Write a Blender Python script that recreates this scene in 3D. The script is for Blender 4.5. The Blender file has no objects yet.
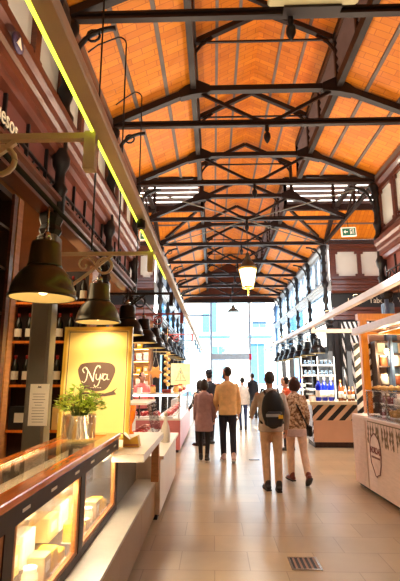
import bpy, math, random
from mathutils import Vector, Matrix, Euler
PI = math.pi
R = math.radians
random.seed(7)
SC = bpy.context.scene
COL = SC.collection

# ------------------------------------------------------------------ materials
def lin(c):
    out = []
    for v in c[:3]:
        v /= 255.0
        out.append(v / 12.92 if v <= 0.04045 else ((v + 0.055) / 1.055) ** 2.4)
    return (out[0], out[1], out[2], 1.0)

def newmat(name):
    m = bpy.data.materials.new(name)
    m.use_nodes = True
    nt = m.node_tree
    return m, nt, nt.nodes['Principled BSDF']

def mat(name, c, rough=0.5, metal=0.0, vary=0.12, scale=8.0, bump=0.0, emit=0.0, coat=0.0, stretch=(1, 1, 1)):
    """plain surface with a little procedural variation of its own colour"""
    m, nt, b = newmat(name)
    tc = nt.nodes.new('ShaderNodeTexCoord')
    mp = nt.nodes.new('ShaderNodeMapping')
    mp.inputs['Scale'].default_value = stretch
    nz = nt.nodes.new('ShaderNodeTexNoise')
    nz.inputs['Scale'].default_value = scale
    nz.inputs['Detail'].default_value = 4
    rp = nt.nodes.new('ShaderNodeValToRGB')
    col = lin(c)
    rp.color_ramp.elements[0].position = 0.3
    rp.color_ramp.elements[1].position = 0.7
    rp.color_ramp.elements[0].color = tuple(v * (1 - vary) for v in col[:3]) + (1,)
    rp.color_ramp.elements[1].color = tuple(min(1, v * (1 + vary)) for v in col[:3]) + (1,)
    nt.links.new(tc.outputs['Object'], mp.inputs['Vector'])
    nt.links.new(mp.outputs['Vector'], nz.inputs['Vector'])
    nt.links.new(nz.outputs['Fac'], rp.inputs['Fac'])
    nt.links.new(rp.outputs['Color'], b.inputs['Base Color'])
    b.inputs['Roughness'].default_value = rough
    b.inputs['Metallic'].default_value = metal
    if coat:
        b.inputs['Coat Weight'].default_value = coat
        b.inputs['Coat Roughness'].default_value = 0.08
    if bump:
        bp = nt.nodes.new('ShaderNodeBump')
        bp.inputs['Strength'].default_value = bump
        bp.inputs['Distance'].default_value = 0.01
        nt.links.new(nz.outputs['Fac'], bp.inputs['Height'])
        nt.links.new(bp.outputs['Normal'], b.inputs['Normal'])
    if emit:
        b.inputs['Emission Color'].default_value = col
        b.inputs['Emission Strength'].default_value = emit
    return m

def glow(name, c, strength):
    m, nt, b = newmat(name)
    b.inputs['Base Color'].default_value = lin(c)
    b.inputs['Emission Color'].default_value = lin(c)
    b.inputs['Emission Strength'].default_value = strength
    return m

def glassmat(name, tint=(255, 255, 255), gloss=0.10, rough=0.03):
    m = bpy.data.materials.new(name)
    m.use_nodes = True
    nt = m.node_tree
    nt.nodes.clear()
    out = nt.nodes.new('ShaderNodeOutputMaterial')
    tr = nt.nodes.new('ShaderNodeBsdfTransparent')
    gl = nt.nodes.new('ShaderNodeBsdfGlossy')
    lw = nt.nodes.new('ShaderNodeLayerWeight')
    lw.inputs['Blend'].default_value = 0.25
    ml = nt.nodes.new('ShaderNodeMath')
    ml.operation = 'MULTIPLY_ADD'
    ml.inputs[1].default_value = 0.5
    ml.inputs[2].default_value = gloss * 0.4
    mx = nt.nodes.new('ShaderNodeMixShader')
    tr.inputs['Color'].default_value = lin(tint)
    gl.inputs['Roughness'].default_value = rough
    nt.links.new(lw.outputs['Fresnel'], ml.inputs[0])
    nt.links.new(ml.outputs[0], mx.inputs['Fac'])
    nt.links.new(tr.outputs[0], mx.inputs[1])
    nt.links.new(gl.outputs[0], mx.inputs[2])
    nt.links.new(mx.outputs[0], out.inputs['Surface'])
    return m

def brickmat(name, c1, c2, cm, bw, bh, rot=0.0, rough=0.6, mortar=0.01, bump=0.15, noise=0.15, sq=1.0):
    m, nt, b = newmat(name)
    tc = nt.nodes.new('ShaderNodeTexCoord')
    mp = nt.nodes.new('ShaderNodeMapping')
    mp.inputs['Rotation'].default_value = (0, 0, rot)
    br = nt.nodes.new('ShaderNodeTexBrick')
    br.inputs['Scale'].default_value = 1.0
    br.inputs['Brick Width'].default_value = bw
    br.inputs['Row Height'].default_value = bh
    br.inputs['Mortar Size'].default_value = mortar
    br.inputs['Color1'].default_value = lin(c1)
    br.inputs['Color2'].default_value = lin(c2)
    br.inputs['Mortar'].default_value = lin(cm)
    br.inputs['Bias'].default_value = 0.0
    nz = nt.nodes.new('ShaderNodeTexNoise')
    nz.inputs['Scale'].default_value = 1.3
    nz.inputs['Detail'].default_value = 5
    mx = nt.nodes.new('ShaderNodeMix')
    mx.data_type = 'RGBA'
    mx.blend_type = 'OVERLAY'
    mx.inputs['Factor'].default_value = noise
    nt.links.new(tc.outputs['Object'], mp.inputs['Vector'])
    nt.links.new(mp.outputs['Vector'], br.inputs['Vector'])
    nt.links.new(tc.outputs['Object'], nz.inputs['Vector'])
    nt.links.new(br.outputs['Color'], mx.inputs['A'])
    nt.links.new(nz.outputs['Fac'], mx.inputs['B'])
    nt.links.new(mx.outputs['Result'], b.inputs['Base Color'])
    b.inputs['Roughness'].default_value = rough
    if bump:
        bp = nt.nodes.new('ShaderNodeBump')
        bp.inputs['Strength'].default_value = bump
        bp.inputs['Distance'].default_value = 0.004
        bp.invert = True
        nt.links.new(br.outputs['Fac'], bp.inputs['Height'])
        nt.links.new(bp.outputs['Normal'], b.inputs['Normal'])
    return m

def stripemat(name, c1, c2, width, angle, rough=0.5, axes='xz', duty=0.5):
    """painted diagonal stripes, in the object's own coordinates"""
    m, nt, b = newmat(name)
    tc = nt.nodes.new('ShaderNodeTexCoord')
    sp = nt.nodes.new('ShaderNodeSeparateXYZ')
    nt.links.new(tc.outputs['Object'], sp.inputs[0])
    a = sp.outputs['X' if axes[0] == 'x' else 'Y']
    z = sp.outputs['Z']
    m1 = nt.nodes.new('ShaderNodeMath'); m1.operation = 'MULTIPLY'
    m1.inputs[1].default_value = math.cos(angle) / width
    m2 = nt.nodes.new('ShaderNodeMath'); m2.operation = 'MULTIPLY_ADD'
    m2.inputs[1].default_value = math.sin(angle) / width
    m3 = nt.nodes.new('ShaderNodeMath'); m3.operation = 'FLOORED_MODULO'
    m3.inputs[1].default_value = 1.0
    m4 = nt.nodes.new('ShaderNodeMath'); m4.operation = 'GREATER_THAN'
    m4.inputs[1].default_value = duty
    mx = nt.nodes.new('ShaderNodeMix'); mx.data_type = 'RGBA'
    mx.inputs['A'].default_value = lin(c1)
    mx.inputs['B'].default_value = lin(c2)
    nt.links.new(a, m1.inputs[0])
    nt.links.new(z, m2.inputs[0])
    nt.links.new(m1.outputs[0], m2.inputs[2])
    nt.links.new(m2.outputs[0], m3.inputs[0])
    nt.links.new(m3.outputs[0], m4.inputs[0])
    nt.links.new(m4.outputs[0], mx.inputs['Factor'])
    nt.links.new(mx.outputs['Result'], b.inputs['Base Color'])
    b.inputs['Roughness'].default_value = rough
    return m

def spotmat(name, c1, c2, c3, scale=14.0, rough=0.7):
    """mottled print of three colours"""
    m, nt, b = newmat(name)
    tc = nt.nodes.new('ShaderNodeTexCoord')
    nz = nt.nodes.new('ShaderNodeTexNoise')
    nz.inputs['Scale'].default_value = scale
    nz.inputs['Detail'].default_value = 3
    rp = nt.nodes.new('ShaderNodeValToRGB')
    rp.color_ramp.interpolation = 'CONSTANT'
    rp.color_ramp.elements[0].color = lin(c1)
    rp.color_ramp.elements[1].position = 0.46
    rp.color_ramp.elements[1].color = lin(c2)
    e = rp.color_ramp.elements.new(0.56)
    e.color = lin(c3)
    nt.links.new(tc.outputs['Object'], nz.inputs['Vector'])
    nt.links.new(nz.outputs['Fac'], rp.inputs['Fac'])
    nt.links.new(rp.outputs['Color'], b.inputs['Base Color'])
    b.inputs['Roughness'].default_value = rough
    return m

M = {}
M['iron'] = mat('painted iron', (38, 25, 22), 0.5, 0.3, 0.2, 6)
M['iron_black'] = mat('black iron', (26, 23, 24), 0.45, 0.3, 0.2, 6)
M['steel'] = mat('grey steel', (112, 108, 98), 0.45, 0.2, 0.12, 5)
M['rail'] = mat('pale rail paint', (206, 186, 156), 0.45, 0.1, 0.08, 4)
M['rail_right'] = mat('cream rail paint', (226, 208, 200), 0.45, 0.0, 0.06, 4)
M['led'] = glow('yellow light strip', (214, 236, 60), 2.2)
M['wood'] = mat('red brown varnished wood', (90, 42, 26), 0.4, 0.0, 0.3, 5, 0.05, coat=0.3, stretch=(1, 1, 8))
M['wood_dark'] = mat('dark wood', (48, 26, 18), 0.55, 0.0, 0.3, 5, stretch=(8, 1, 1))
M['wood_orange'] = mat('orange polished wood', (224, 122, 40), 0.22, 0.0, 0.25, 4, coat=0.6, stretch=(6, 1, 1))
M['wood_tan'] = mat('tan timber', (178, 118, 66), 0.45, 0.0, 0.2, 6, stretch=(1, 1, 6))
M['frame_orange'] = mat('orange stained timber', (226, 134, 18), 0.4, 0.0, 0.12, 6, stretch=(6, 1, 1))
M['frieze'] = mat('dull red frieze board', (104, 52, 44), 0.7, 0.0, 0.2, 4)
M['frost'] = mat('frosted white pane', (214, 214, 206), 0.35, 0.0, 0.06, 2)
M['glass'] = glassmat('clear glass')
M['glass_blue'] = glassmat('cool window glass', (226, 242, 255), 0.08)
M['roof_n'] = brickmat('orange ceiling boards', (224, 132, 12), (206, 112, 6), (182, 92, 5), 0.31, 0.105, 0.0, 0.6, 0.005, 0.1, 0.3)
M['roof_t'] = brickmat('orange ceiling boards across', (224, 132, 12), (206, 112, 6), (182, 92, 5), 0.31, 0.105, PI / 2, 0.6, 0.005, 0.1, 0.3)
M['rib'] = mat('grey ceiling rib', (112, 98, 92), 0.6, 0.0, 0.1, 5)
M['louver'] = mat('grey louver slat', (122, 108, 108), 0.5, 0.2, 0.1, 5)
M['floor'] = brickmat('beige floor slabs', (172, 150, 118), (160, 138, 110), (134, 114, 90), 0.6, 0.4, 0.0, 0.28, 0.004, 0.05, 0.45)
M['white'] = mat('white lacquer', (236, 230, 220), 0.3, 0.0, 0.04, 3)
M['white_matte'] = mat('white ceramic', (238, 234, 226), 0.4, 0.0, 0.04, 3)
M['beige'] = mat('beige laminate', (146, 112, 66), 0.35, 0.0, 0.06, 3)
M['marble'] = mat('grey stone ledge', (166, 158, 146), 0.3, 0.0, 0.1, 6)
M['lamp'] = mat('dark bronze lamp enamel', (78, 72, 58), 0.3, 0.5, 0.1, 4)
M['lamp_black'] = mat('black lamp enamel', (24, 24, 26), 0.28, 0.5, 0.1, 4)
M['lamp_in'] = mat('cream lamp lining', (238, 222, 170), 0.35, 0.0, 0.04, 4)
M['bulb'] = glow('warm bulb', (255, 226, 170), 5)
M['bulb_hot'] = glow('bare warm bulb', (255, 200, 110), 16)
M['bulb_soft'] = glow('frosted lantern glass', (255, 244, 206), 4.0)
M['gold'] = mat('gold frame paint', (214, 172, 66), 0.35, 0.3, 0.08, 4)
M['poster'] = mat('pale gold poster paper', (232, 202, 116), 0.5, 0.0, 0.04, 3)
M['brown_print'] = mat('brown print', (98, 72, 56), 0.6, 0.0, 0.06, 4)
M['cream_print'] = mat('cream print', (244, 232, 196), 0.6, 0.0, 0.03, 4)
M['black'] = mat('matt black', (20, 18, 18), 0.6, 0.0, 0.1, 4)
M['paper'] = mat('white paper', (244, 238, 224), 0.7, 0.0, 0.03, 4)
M['ink'] = mat('grey ink', (120, 112, 104), 0.7, 0.0, 0.05, 4)
M['leaf'] = mat('bright green leaf', (200, 232, 84), 0.45, 0.0, 0.3, 16)
M['stem'] = mat('green stem', (96, 130, 40), 0.6)
M['soilpot'] = mat('grey zinc pot', (122, 120, 108), 0.5, 0.3, 0.15, 10)
M['cork'] = mat('gravel filling', (150, 144, 130), 0.8, 0.0, 0.3, 40)
M['jar'] = mat('cream stoneware', (226, 208, 168), 0.35, 0.0, 0.06, 4)
M['bottle'] = mat('dark bottle glass', (20, 22, 18), 0.12, 0.0, 0.1, 4)
M['bottle_blue'] = mat('cobalt blue bottle glass', (16, 36, 190), 0.12, 0.0, 0.1, 4)
M['bottle_brown'] = mat('amber brown bottle', (120, 58, 20), 0.15, 0.0, 0.1, 4)
M['label'] = mat('bottle label', (232, 226, 208), 0.6, 0.0, 0.04, 5)
M['foil'] = mat('red foil', (150, 30, 26), 0.35, 0.3)
M['cheese'] = mat('yellow cheese', (240, 186, 40), 0.5, 0.0, 0.1, 8)
M['cheese_pale'] = mat('pale cheese', (244, 224, 164), 0.5, 0.0, 0.08, 8)
M['rind'] = mat('brown rind', (176, 128, 70), 0.7, 0.0, 0.2, 10)
M['cardboard'] = mat('kraft paper', (186, 150, 100), 0.8, 0.0, 0.1, 8)
M['meat'] = spotmat('cured meat', (160, 30, 30), (214, 82, 74), (244, 206, 190), 16, 0.35)
M['meat_dark'] = mat('dark cured ham', (146, 48, 40), 0.45, 0.0, 0.3, 12)
M['pink'] = mat('pink laminate', (214, 128, 132), 0.35, 0.0, 0.06, 3)
M['pale_pink'] = mat('pale pink wood', (246, 224, 214), 0.4, 0.0, 0.06, 6, stretch=(1, 1, 6))
M['pink_print'] = mat('maroon print', (122, 48, 50), 0.6)
M['leaf_print'] = mat('grey brown leaf print', (138, 116, 88), 0.6, 0.0, 0.1, 20)
M['stripe'] = stripemat('black and beige diagonal band', (18, 16, 16), (226, 190, 152), 0.19, R(-45), 0.5, 'xz', 0.5)
M['stripe_w'] = stripemat('black and white slanted stripes', (22, 20, 22), (238, 236, 234), 0.125, R(17), 0.5, 'xz', 0.5)
M['stripe_daylit'] = stripemat('daylit blue white side stripes', (40, 40, 60), (226, 232, 244), 0.1, R(35), 0.5, 'yz', 0.5)  # daylight on the bar's side face, put into the stripe colours
M['bar_face'] = mat('salmon beige counter panel', (222, 176, 142), 0.4, 0.0, 0.05, 3)
M['red_lit_arm'] = mat('dusty red lit tone', (176, 70, 60), 0.5)  # red light falling on these arms, put into their colour
M['brown_arm'] = mat('brown paint', (138, 98, 72), 0.5)
M['blue_lit_arm'] = mat('blue grey lit tone', (96, 132, 160), 0.5)  # bluish light on the farther arms, put into their colour
M['blue_steel'] = mat('blue grey steel', (92, 118, 150), 0.45, 0.2)
M['green'] = glow('exit sign green', (14, 84, 50), 0.25)
M['exit_white'] = glow('exit sign white', (250, 226, 200), 0.3)
M['pale_frame'] = mat('pale grey blue daylit tone', (168, 176, 184), 0.5)  # daylight on the far frames, put into their colour
M['plaster'] = mat('sunlit cream plaster', (236, 228, 214), 0.9, 0.0, 0.04, 2)
M['shutter'] = mat('blue grey shutter', (70, 116, 150), 0.6, 0.0, 0.1, 4)
M['asphalt'] = mat('pale street paving', (176, 172, 166), 0.9, 0.0, 0.1, 2)
M['chrome'] = mat('chrome', (190, 190, 188), 0.2, 0.9, 0.05)
M['pastry'] = mat('golden pastry', (222, 172, 92), 0.6, 0.0, 0.3, 20, 0.2)
M['choc'] = mat('brown cake', (128, 62, 28), 0.6, 0.0, 0.3, 14)
M['orange_glass'] = mat('amber glass', (216, 110, 20), 0.15)
M['garlic'] = mat('pale straw', (226, 180, 100), 0.7, 0.0, 0.2, 20)
M['unit'] = mat('cream metal casing', (196, 184, 140), 0.5, 0.0, 0.05)
M['wall_warm'] = mat('warm wall board', (156, 104, 62), 0.6, 0.0, 0.15, 2)
M['wall_cream'] = mat('cream stall wall', (226, 196, 172), 0.6, 0.0, 0.06, 2)
M['beige_box'] = mat('buff box', (232, 196, 120), 0.6)
M['red_box'] = mat('red tin', (178, 40, 34), 0.5)
M['teal'] = mat('teal tin', (60, 150, 160), 0.5)
M['skin'] = mat('skin', (206, 150, 122), 0.5, 0.0, 0.06, 8)
M['eye'] = mat('eye white', (238, 234, 228), 0.2)
def cloth(name, c, vary=0.12): return mat(name, c, 0.85, 0.0, vary, 14, 0.15)

# ------------------------------------------------------------------ mesh builder
class MB:
    def __init__(s):
        s.v = []; s.f = []; s.sm = []
    def add(s, vs, fs, smooth=False):
        o = len(s.v)
        s.v += [tuple(p) for p in vs]
        for f in fs:
            s.f.append(tuple(i + o for i in f)); s.sm.append(smooth)
        return s
    def box(s, x0, x1, y0, y1, z0, z1, c=0.0):
        if c <= 0:
            vs = [(x0, y0, z0), (x1, y0, z0), (x1, y1, z0), (x0, y1, z0), (x0, y0, z1), (x1, y0, z1), (x1, y1, z1), (x0, y1, z1)]
            return s.add(vs, [(3, 2, 1, 0), (4, 5, 6, 7), (0, 1, 5, 4), (1, 2, 6, 5), (2, 3, 7, 6), (3, 0, 4, 7)])
        # chamfered along the four vertical edges and the top / bottom rims
        def ring(d, z):
            a0, a1, b0, b1 = x0 + d, x1 - d, y0 + d, y1 - d
            return [(a0 + c, b0, z), (a1 - c, b0, z), (a1, b0 + c, z), (a1, b1 - c, z), (a1 - c, b1, z), (a0 + c, b1, z), (a0, b1 - c, z), (a0, b0 + c, z)]
        rings = [ring(c * 0.7, z0), ring(0, z0 + c), ring(0, z1 - c), ring(c * 0.7, z1)]
        return s.loft(rings, smooth=False)
    def loft(s, rings, smooth=True, cap=True):
        n = len(rings[0]); vs = [p for r in rings for p in r]; fs = []
        for k in range(len(rings) - 1):
            for i in range(n):
                j = (i + 1) % n
                fs.append((k * n + i, k * n + j, (k + 1) * n + j, (k + 1) * n + i))
        s.add(vs, fs, smooth)
        if cap:
            o = len(s.v) - len(vs)
            s.f.append(tuple(o + i for i in reversed(range(n)))); s.sm.append(False)
            s.f.append(tuple(o + (len(rings) - 1) * n + i for i in range(n))); s.sm.append(False)
        return s
    def lathe(s, prof, c=(0, 0, 0), n=20, cap=True, smooth=True, sx=1, sy=1, close=False):
        rings = []
        for r, z in prof:
            rings.append([(c[0] + sx * r * math.cos(2 * PI * i / n), c[1] + sy * r * math.sin(2 * PI * i / n), c[2] + z) for i in range(n)])
        if close: rings.append(rings[0]); return s.loft(rings, smooth, False)
        return s.loft(rings, smooth, cap)
    def frame(s, d):
        d = Vector(d).normalized()
        u = Vector((0, 0, 1)) if abs(d.z) < 0.95 else Vector((1, 0, 0))
        a = d.cross(u).normalized(); b = a.cross(d).normalized()
        return a, b
    def bar(s, p, q, w, h):
        p, q = Vector(p), Vector(q)
        a, b = s.frame(q - p)
        rings = [[o + a * w / 2 * i + b * h / 2 * j for i, j in ((-1, -1), (1, -1), (1, 1), (-1, 1))] for o in (p, q)]
        return s.loft(rings, False)
    def tube(s, pts, r, n=8, flat=(1, 1), smooth=True):
        pts = [Vector(p) for p in pts]
        rr = r if isinstance(r, (list, tuple)) else [r] * len(pts)
        rings = []; pa = None
        for i, p in enumerate(pts):
            d = pts[min(i + 1, len(pts) - 1)] - pts[max(i - 1, 0)]
            a, b = s.frame(d)
            if pa is not None:
                dn = d.normalized()
                a = (pa - dn * pa.dot(dn))
                a = a.normalized() if a.length > 1e-5 else s.frame(d)[0]
                b = a.cross(dn).normalized()
            pa = a
            rings.append([p + (a * flat[0] * math.cos(2 * PI * k / n) + b * flat[1] * math.sin(2 * PI * k / n)) * rr[i] for k in range(n)])
        return s.loft(rings, smooth)
    def limb(s, pts, rr, n=12, flat=(1, 1)):
        """tapered limb with rounded ends"""
        pts = [Vector(p) for p in pts]
        d0 = (pts[0] - pts[1]).normalized(); d1 = (pts[-1] - pts[-2]).normalized()
        P = [pts[0] + d0 * rr[0] * 0.9, pts[0] + d0 * rr[0] * 0.6] + pts + [pts[-1] + d1 * rr[-1] * 0.6, pts[-1] + d1 * rr[-1] * 0.9]
        RR = [rr[0] * 0.4, rr[0] * 0.8] + list(rr) + [rr[-1] * 0.8, rr[-1] * 0.4]
        return s.tube(P, RR, n, flat)
    def ell(s, c, rx, ry, rz, n=16, m=10, rot=None):
        rings = []
        mt = Euler(rot).to_matrix() if rot else None
        for k in range(m + 1):
            t = -PI / 2 + PI * (k + 0.0) / m
            t = max(-PI / 2 + 0.12, min(PI / 2 - 0.12, t))
            ring = []
            for i in range(n):
                v = Vector((rx * math.cos(t) * math.cos(2 * PI * i / n), ry * math.cos(t) * math.sin(2 * PI * i / n), rz * math.sin(t)))
                if mt: v = mt @ v
                ring.append(v + Vector(c))
            rings.append(ring)
        return s.loft(rings, True)
    def prism(s, poly, axis, a, b):
        """polygon in the two other axes, extruded along axis from a to b"""
        def P(u, v, w):
            return {'x': (w, u, v), 'y': (u, w, v), 'z': (u, v, w)}[axis]
        return s.loft([[P(u, v, a) for u, v in poly], [P(u, v, b) for u, v in poly]], False)
    def quad(s, pts, t=0.03):
        """a slab: polygon pushed by t along its normal"""
        p = [Vector(x) for x in pts]
        nrm = (p[1] - p[0]).cross(p[2] - p[0]).normalized()
        return s.loft([p, [q + nrm * t for q in p]], False)
    def mesh(s, name, fix=True):
        me = bpy.data.meshes.new(name)
        me.from_pydata(s.v, [], s.f)
        me.polygons.foreach_set('use_smooth', s.sm)
        me.update()
        if fix:
            import bmesh
            bm = bmesh.new(); bm.from_mesh(me)
            bmesh.ops.recalc_face_normals(bm, faces=bm.faces)
            bm.to_mesh(me); bm.free()
        return me
    def islands(s):
        par = list(range(len(s.v)))
        def find(i):
            while par[i] != i:
                par[i] = par[par[i]]; i = par[i]
            return i
        for f in s.f:
            r = find(f[0])
            for i in f[1:]: par[find(i)] = r
        out = {}
        for f, q in zip(s.f, s.sm):
            out.setdefault(find(f[0]), []).append((f, q))
        res = []
        for fs in out.values():
            ids = sorted({i for f, q in fs for i in f}); mp = {i: k for k, i in enumerate(ids)}
            m = MB(); m.v = [s.v[i] for i in ids]; m.f = [tuple(mp[i] for i in f) for f, q in fs]; m.sm = [q for f, q in fs]
            res.append(m)
        return res
    def each(s, name, m, parent=None):
        """every separate piece becomes an object of its own"""
        return [i.build(name, m, parent) for i in s.islands()]
    def build(s, name, m, parent=None, loc=None, rz=None):
        me = s.mesh(name)
        return link(name, me, m, parent, loc, rz)

def link(name, me, m, parent=None, loc=None, rz=None):
    if not me.materials: me.materials.append(M[m] if isinstance(m, str) else m)
    o = bpy.data.objects.new(name, me)
    COL.objects.link(o)
    if parent: o.parent = parent
    if loc: o.location = loc
    if rz is not None: o.rotation_euler[2] = rz
    return o

def tag(o, label, cat, group=None, kind=None):
    o['label'] = label; o['category'] = cat
    if group: o['group'] = group
    if kind: o['kind'] = kind
    return o

def thing(name, label, cat, loc=(0, 0, 0), rz=0, group=None):
    o = bpy.data.objects.new(name, None)
    o.empty_display_size = 0.1
    COL.objects.link(o)
    o.location = loc; o.rotation_euler = (0, 0, rz)
    return tag(o, label, cat, group)

def struct(name, loc=(0, 0, 0), rz=0, label=None):
    o = bpy.data.objects.new(name, None)
    o.empty_display_size = 0.1
    COL.objects.link(o)
    o.location = loc; o.rotation_euler = (0, 0, rz)
    o['kind'] = 'structure'
    o['label'] = label or name.replace('_', ' ')
    o['category'] = name.split('_')[0]
    return o

def smesh(name, mb, m, label, cat=None):
    o = mb.build(name, m)
    o['kind'] = 'structure'; o['label'] = label; o['category'] = cat or name.split('_')[0]
    return o

def dup(root, loc=None, rz=None, label=None, group=None):
    r = root.copy(); COL.objects.link(r)
    if loc: r.location = loc
    if rz is not None: r.rotation_euler = (0, 0, rz)
    if label: r['label'] = label
    if group: r['group'] = group
    for ch in list(root.children):
        c = ch.copy(); COL.objects.link(c); c.parent = r
        for g in list(ch.children):
            d = g.copy(); COL.objects.link(d); d.parent = c
    return r

def textmesh(body, size, ext=0.004, align='CENTER', sx=1.0, bold=0.0):
    cu = bpy.data.curves.new('lettering', 'FONT')
    cu.body = body; cu.size = size; cu.extrude = ext
    cu.offset = bold; cu.align_x = align; cu.align_y = 'CENTER'
    cu.resolution_u = 3
    ob = bpy.data.objects.new('lettering', cu)
    COL.objects.link(ob)
    bpy.context.view_layer.update()
    dg = bpy.context.evaluated_depsgraph_get()
    me = bpy.data.meshes.new_from_object(ob.evaluated_get(dg))
    bpy.data.objects.remove(ob)
    # stand it up: text x -> x, text y -> z, facing -y
    for v in me.vertices:
        x, y, z = v.co
        v.co = (x * sx, -z, y)
    return me

def evalmesh(mb, voxel, smooth=4, factor=0.5, dec=None):
    me = mb.mesh('shell')
    ob = bpy.data.objects.new('shell', me); COL.objects.link(ob)
    r = ob.modifiers.new('r', 'REMESH'); r.mode = 'VOXEL'; r.voxel_size = voxel; r.use_smooth_shade = True
    if smooth:
        q = ob.modifiers.new('s', 'SMOOTH'); q.iterations = smooth; q.factor = factor
    if dec:
        d = ob.modifiers.new('d', 'DECIMATE'); d.ratio = dec
    bpy.context.view_layer.update()
    dg = bpy.context.evaluated_depsgraph_get()
    out = bpy.data.meshes.new_from_object(ob.evaluated_get(dg))
    bpy.data.objects.remove(ob)
    out.materials.clear()
    out.polygons.foreach_set('use_smooth', [True] * len(out.polygons))
    return out

def ordinal(i):
    return ['first', 'second', 'third', 'fourth', 'fifth', 'sixth', 'seventh', 'eighth', 'ninth', 'tenth', 'eleventh', 'twelfth'][i]

# ------------------------------------------------------------------ layout constants (metres; x right, y into the hall, z up)
XL, XR, XC = -1.6, 3.3, 0.85          # column lines and the middle of the nave
YK = [4.0 + 2.07 * k for k in range(10)]
ZE, ZN, ZM, ZR = 5.45, 6.05, 6.92, 7.5  # eave, node, monitor eave, ridge
HN = 1.14                               # half width of the raised monitor
T0, T1, TC = YK[2], YK[4], YK[3]        # cross hall from y=T0 to y=T1
HT = 0.92                               # half width of the cross hall's monitor
YE = YK[9]                              # glazed end front
YB = -1.2
XTL, XTR = -6.0, 7.6                    # ends of the cross hall

# ------------------------------------------------------------------ camera
cam = bpy.data.cameras.new('camera')
cam.sensor_fit = 'VERTICAL'; cam.sensor_height = 24.0
cam.lens = 430.0 / 581.0 * 24.0
cam.clip_end = 300
co = bpy.data.objects.new('camera', cam); COL.objects.link(co)
co.location = (0, 0, 1.6)
co.rotation_euler = (PI / 2 + R(11.246), 0, R(1.764))
SC.camera = co
# ================================================================== SETTING
mb = MB(); mb.box(XTL - .2, XTR + .2, YB - .2, YE + .1, -0.12, 0.0)
smesh('floor', mb, 'floor', 'beige stone slab floor of the market aisle')
mb = MB(); mb.box(-45, 45, YE + .1, 70, -0.14, -0.02)
smesh('floor_street', mb, 'asphalt', 'pale street paving outside the glazed end', 'floor')

# --- roof of the nave and of the cross hall, all one ceiling with board slabs and ribs as children
ceil = struct('ceiling', label='orange boarded roof with a raised middle, crossed by a second roof')
YV0, YV1 = TC - HT, TC + HT
EX = 0.25  # overhang past the column line
slope = (ZN - ZE) / (XR - XC - HN)
def zroof(x):
    d = abs(x - XC)
    return ZN - (d - HN) * slope
zl = 0.10  # boards lie this far above the truss lines
mb = MB()
for sgn in (-1, 1):
    xe = XC + sgn * (XR - XC); xn = XC + sgn * HN; xo = xe + sgn * EX; zo = ZE - EX * slope
    for (ya, yb, va, vb) in ((YB, T0, YB, YV0), (T1, YE, YV1, YE)):
        mb.quad([(xe, ya, ZE + zl), (xe, yb, ZE + zl), (xn, vb, ZN + zl), (xn, va, ZN + zl)][::sgn], 0.04)
        mb.quad([(xo, ya, zo + zl), (xo, yb, zo + zl), (xe, yb, ZE + zl), (xe, ya, ZE + zl)][::sgn], 0.04)
    xm = XC + sgn * (HN + 0.12)
    mb.quad([(xm, YB, ZM - .05 + zl), (xm, YE, ZM - .05 + zl), (XC, YE, ZR + zl), (XC, YB, ZR + zl)][::sgn], 0.04)
mb.build('ceiling_boards', 'roof_n', ceil)
mb = MB()
for xs, xe, xn, sg in ((XTL, XL, XC - HN, 1), (XTR, XR, XC + HN, -1)):
    for yE, yN, s2 in ((T0, YV0, 1), (T1, YV1, -1)):
        q = [(xs, yE, ZE + zl), (xe, yE, ZE + zl), (xn, yN, ZN + zl), (xs, yN, ZN + zl)]
        mb.quad(q if s2 * sg > 0 else q[::-1], 0.04)
    for s2 in (1, -1):
        q = [(xs, TC - s2 * (HT + .1), ZM - .05 + zl), (xn, TC - s2 * (HT + .1), ZM - .05 + zl), (xn, TC, ZR - .1 + zl), (xs, TC, ZR - .1 + zl)]
        mb.quad(q if s2 * sg > 0 else q[::-1], 0.04)
mb.build('ceiling_boards', 'roof_t', ceil)
# ribs under the boards, running along the nave
mb = MB()
for sgn in (-1, 1):
    for d in (1.55, 2.02):
        x = XC + sgn * d
        yo = (d - HN) / (XR - XC - HN)
        va = YV0 + (T0 - YV0) * yo; vb = YV1 + (T1 - YV1) * yo
        z = zroof(x) + zl - .012
        mb.bar((x, YB, z), (x, va, z), 0.055, 0.03)
        mb.bar((x, vb, z), (x, YE, z), 0.055, 0.03)
    for d in (0.38, 0.76):
        x = XC + sgn * d
        z = ZR - (ZR - ZM + .05) / (HN + .12) * d + zl - .012
        mb.bar((x, YB, z), (x, YE, z), 0.05, 0.03)
for xs, xe in ((XTL, XL), (XTR, XR)):
    for t in (0.5,):
        for yE, yN in ((T0, YV0), (T1, YV1)):
            y = yE + (yN - yE) * t; z = ZE + (ZN - ZE) * t + zl - .012
            xv = xe + (XC - math.copysign(HN, XC - xe) - xe) * t
            mb.bar((xs, y, z), (xv, y, z), 0.05, 0.03)
mb.each('ceiling_rib', 'rib', ceil)

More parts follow.
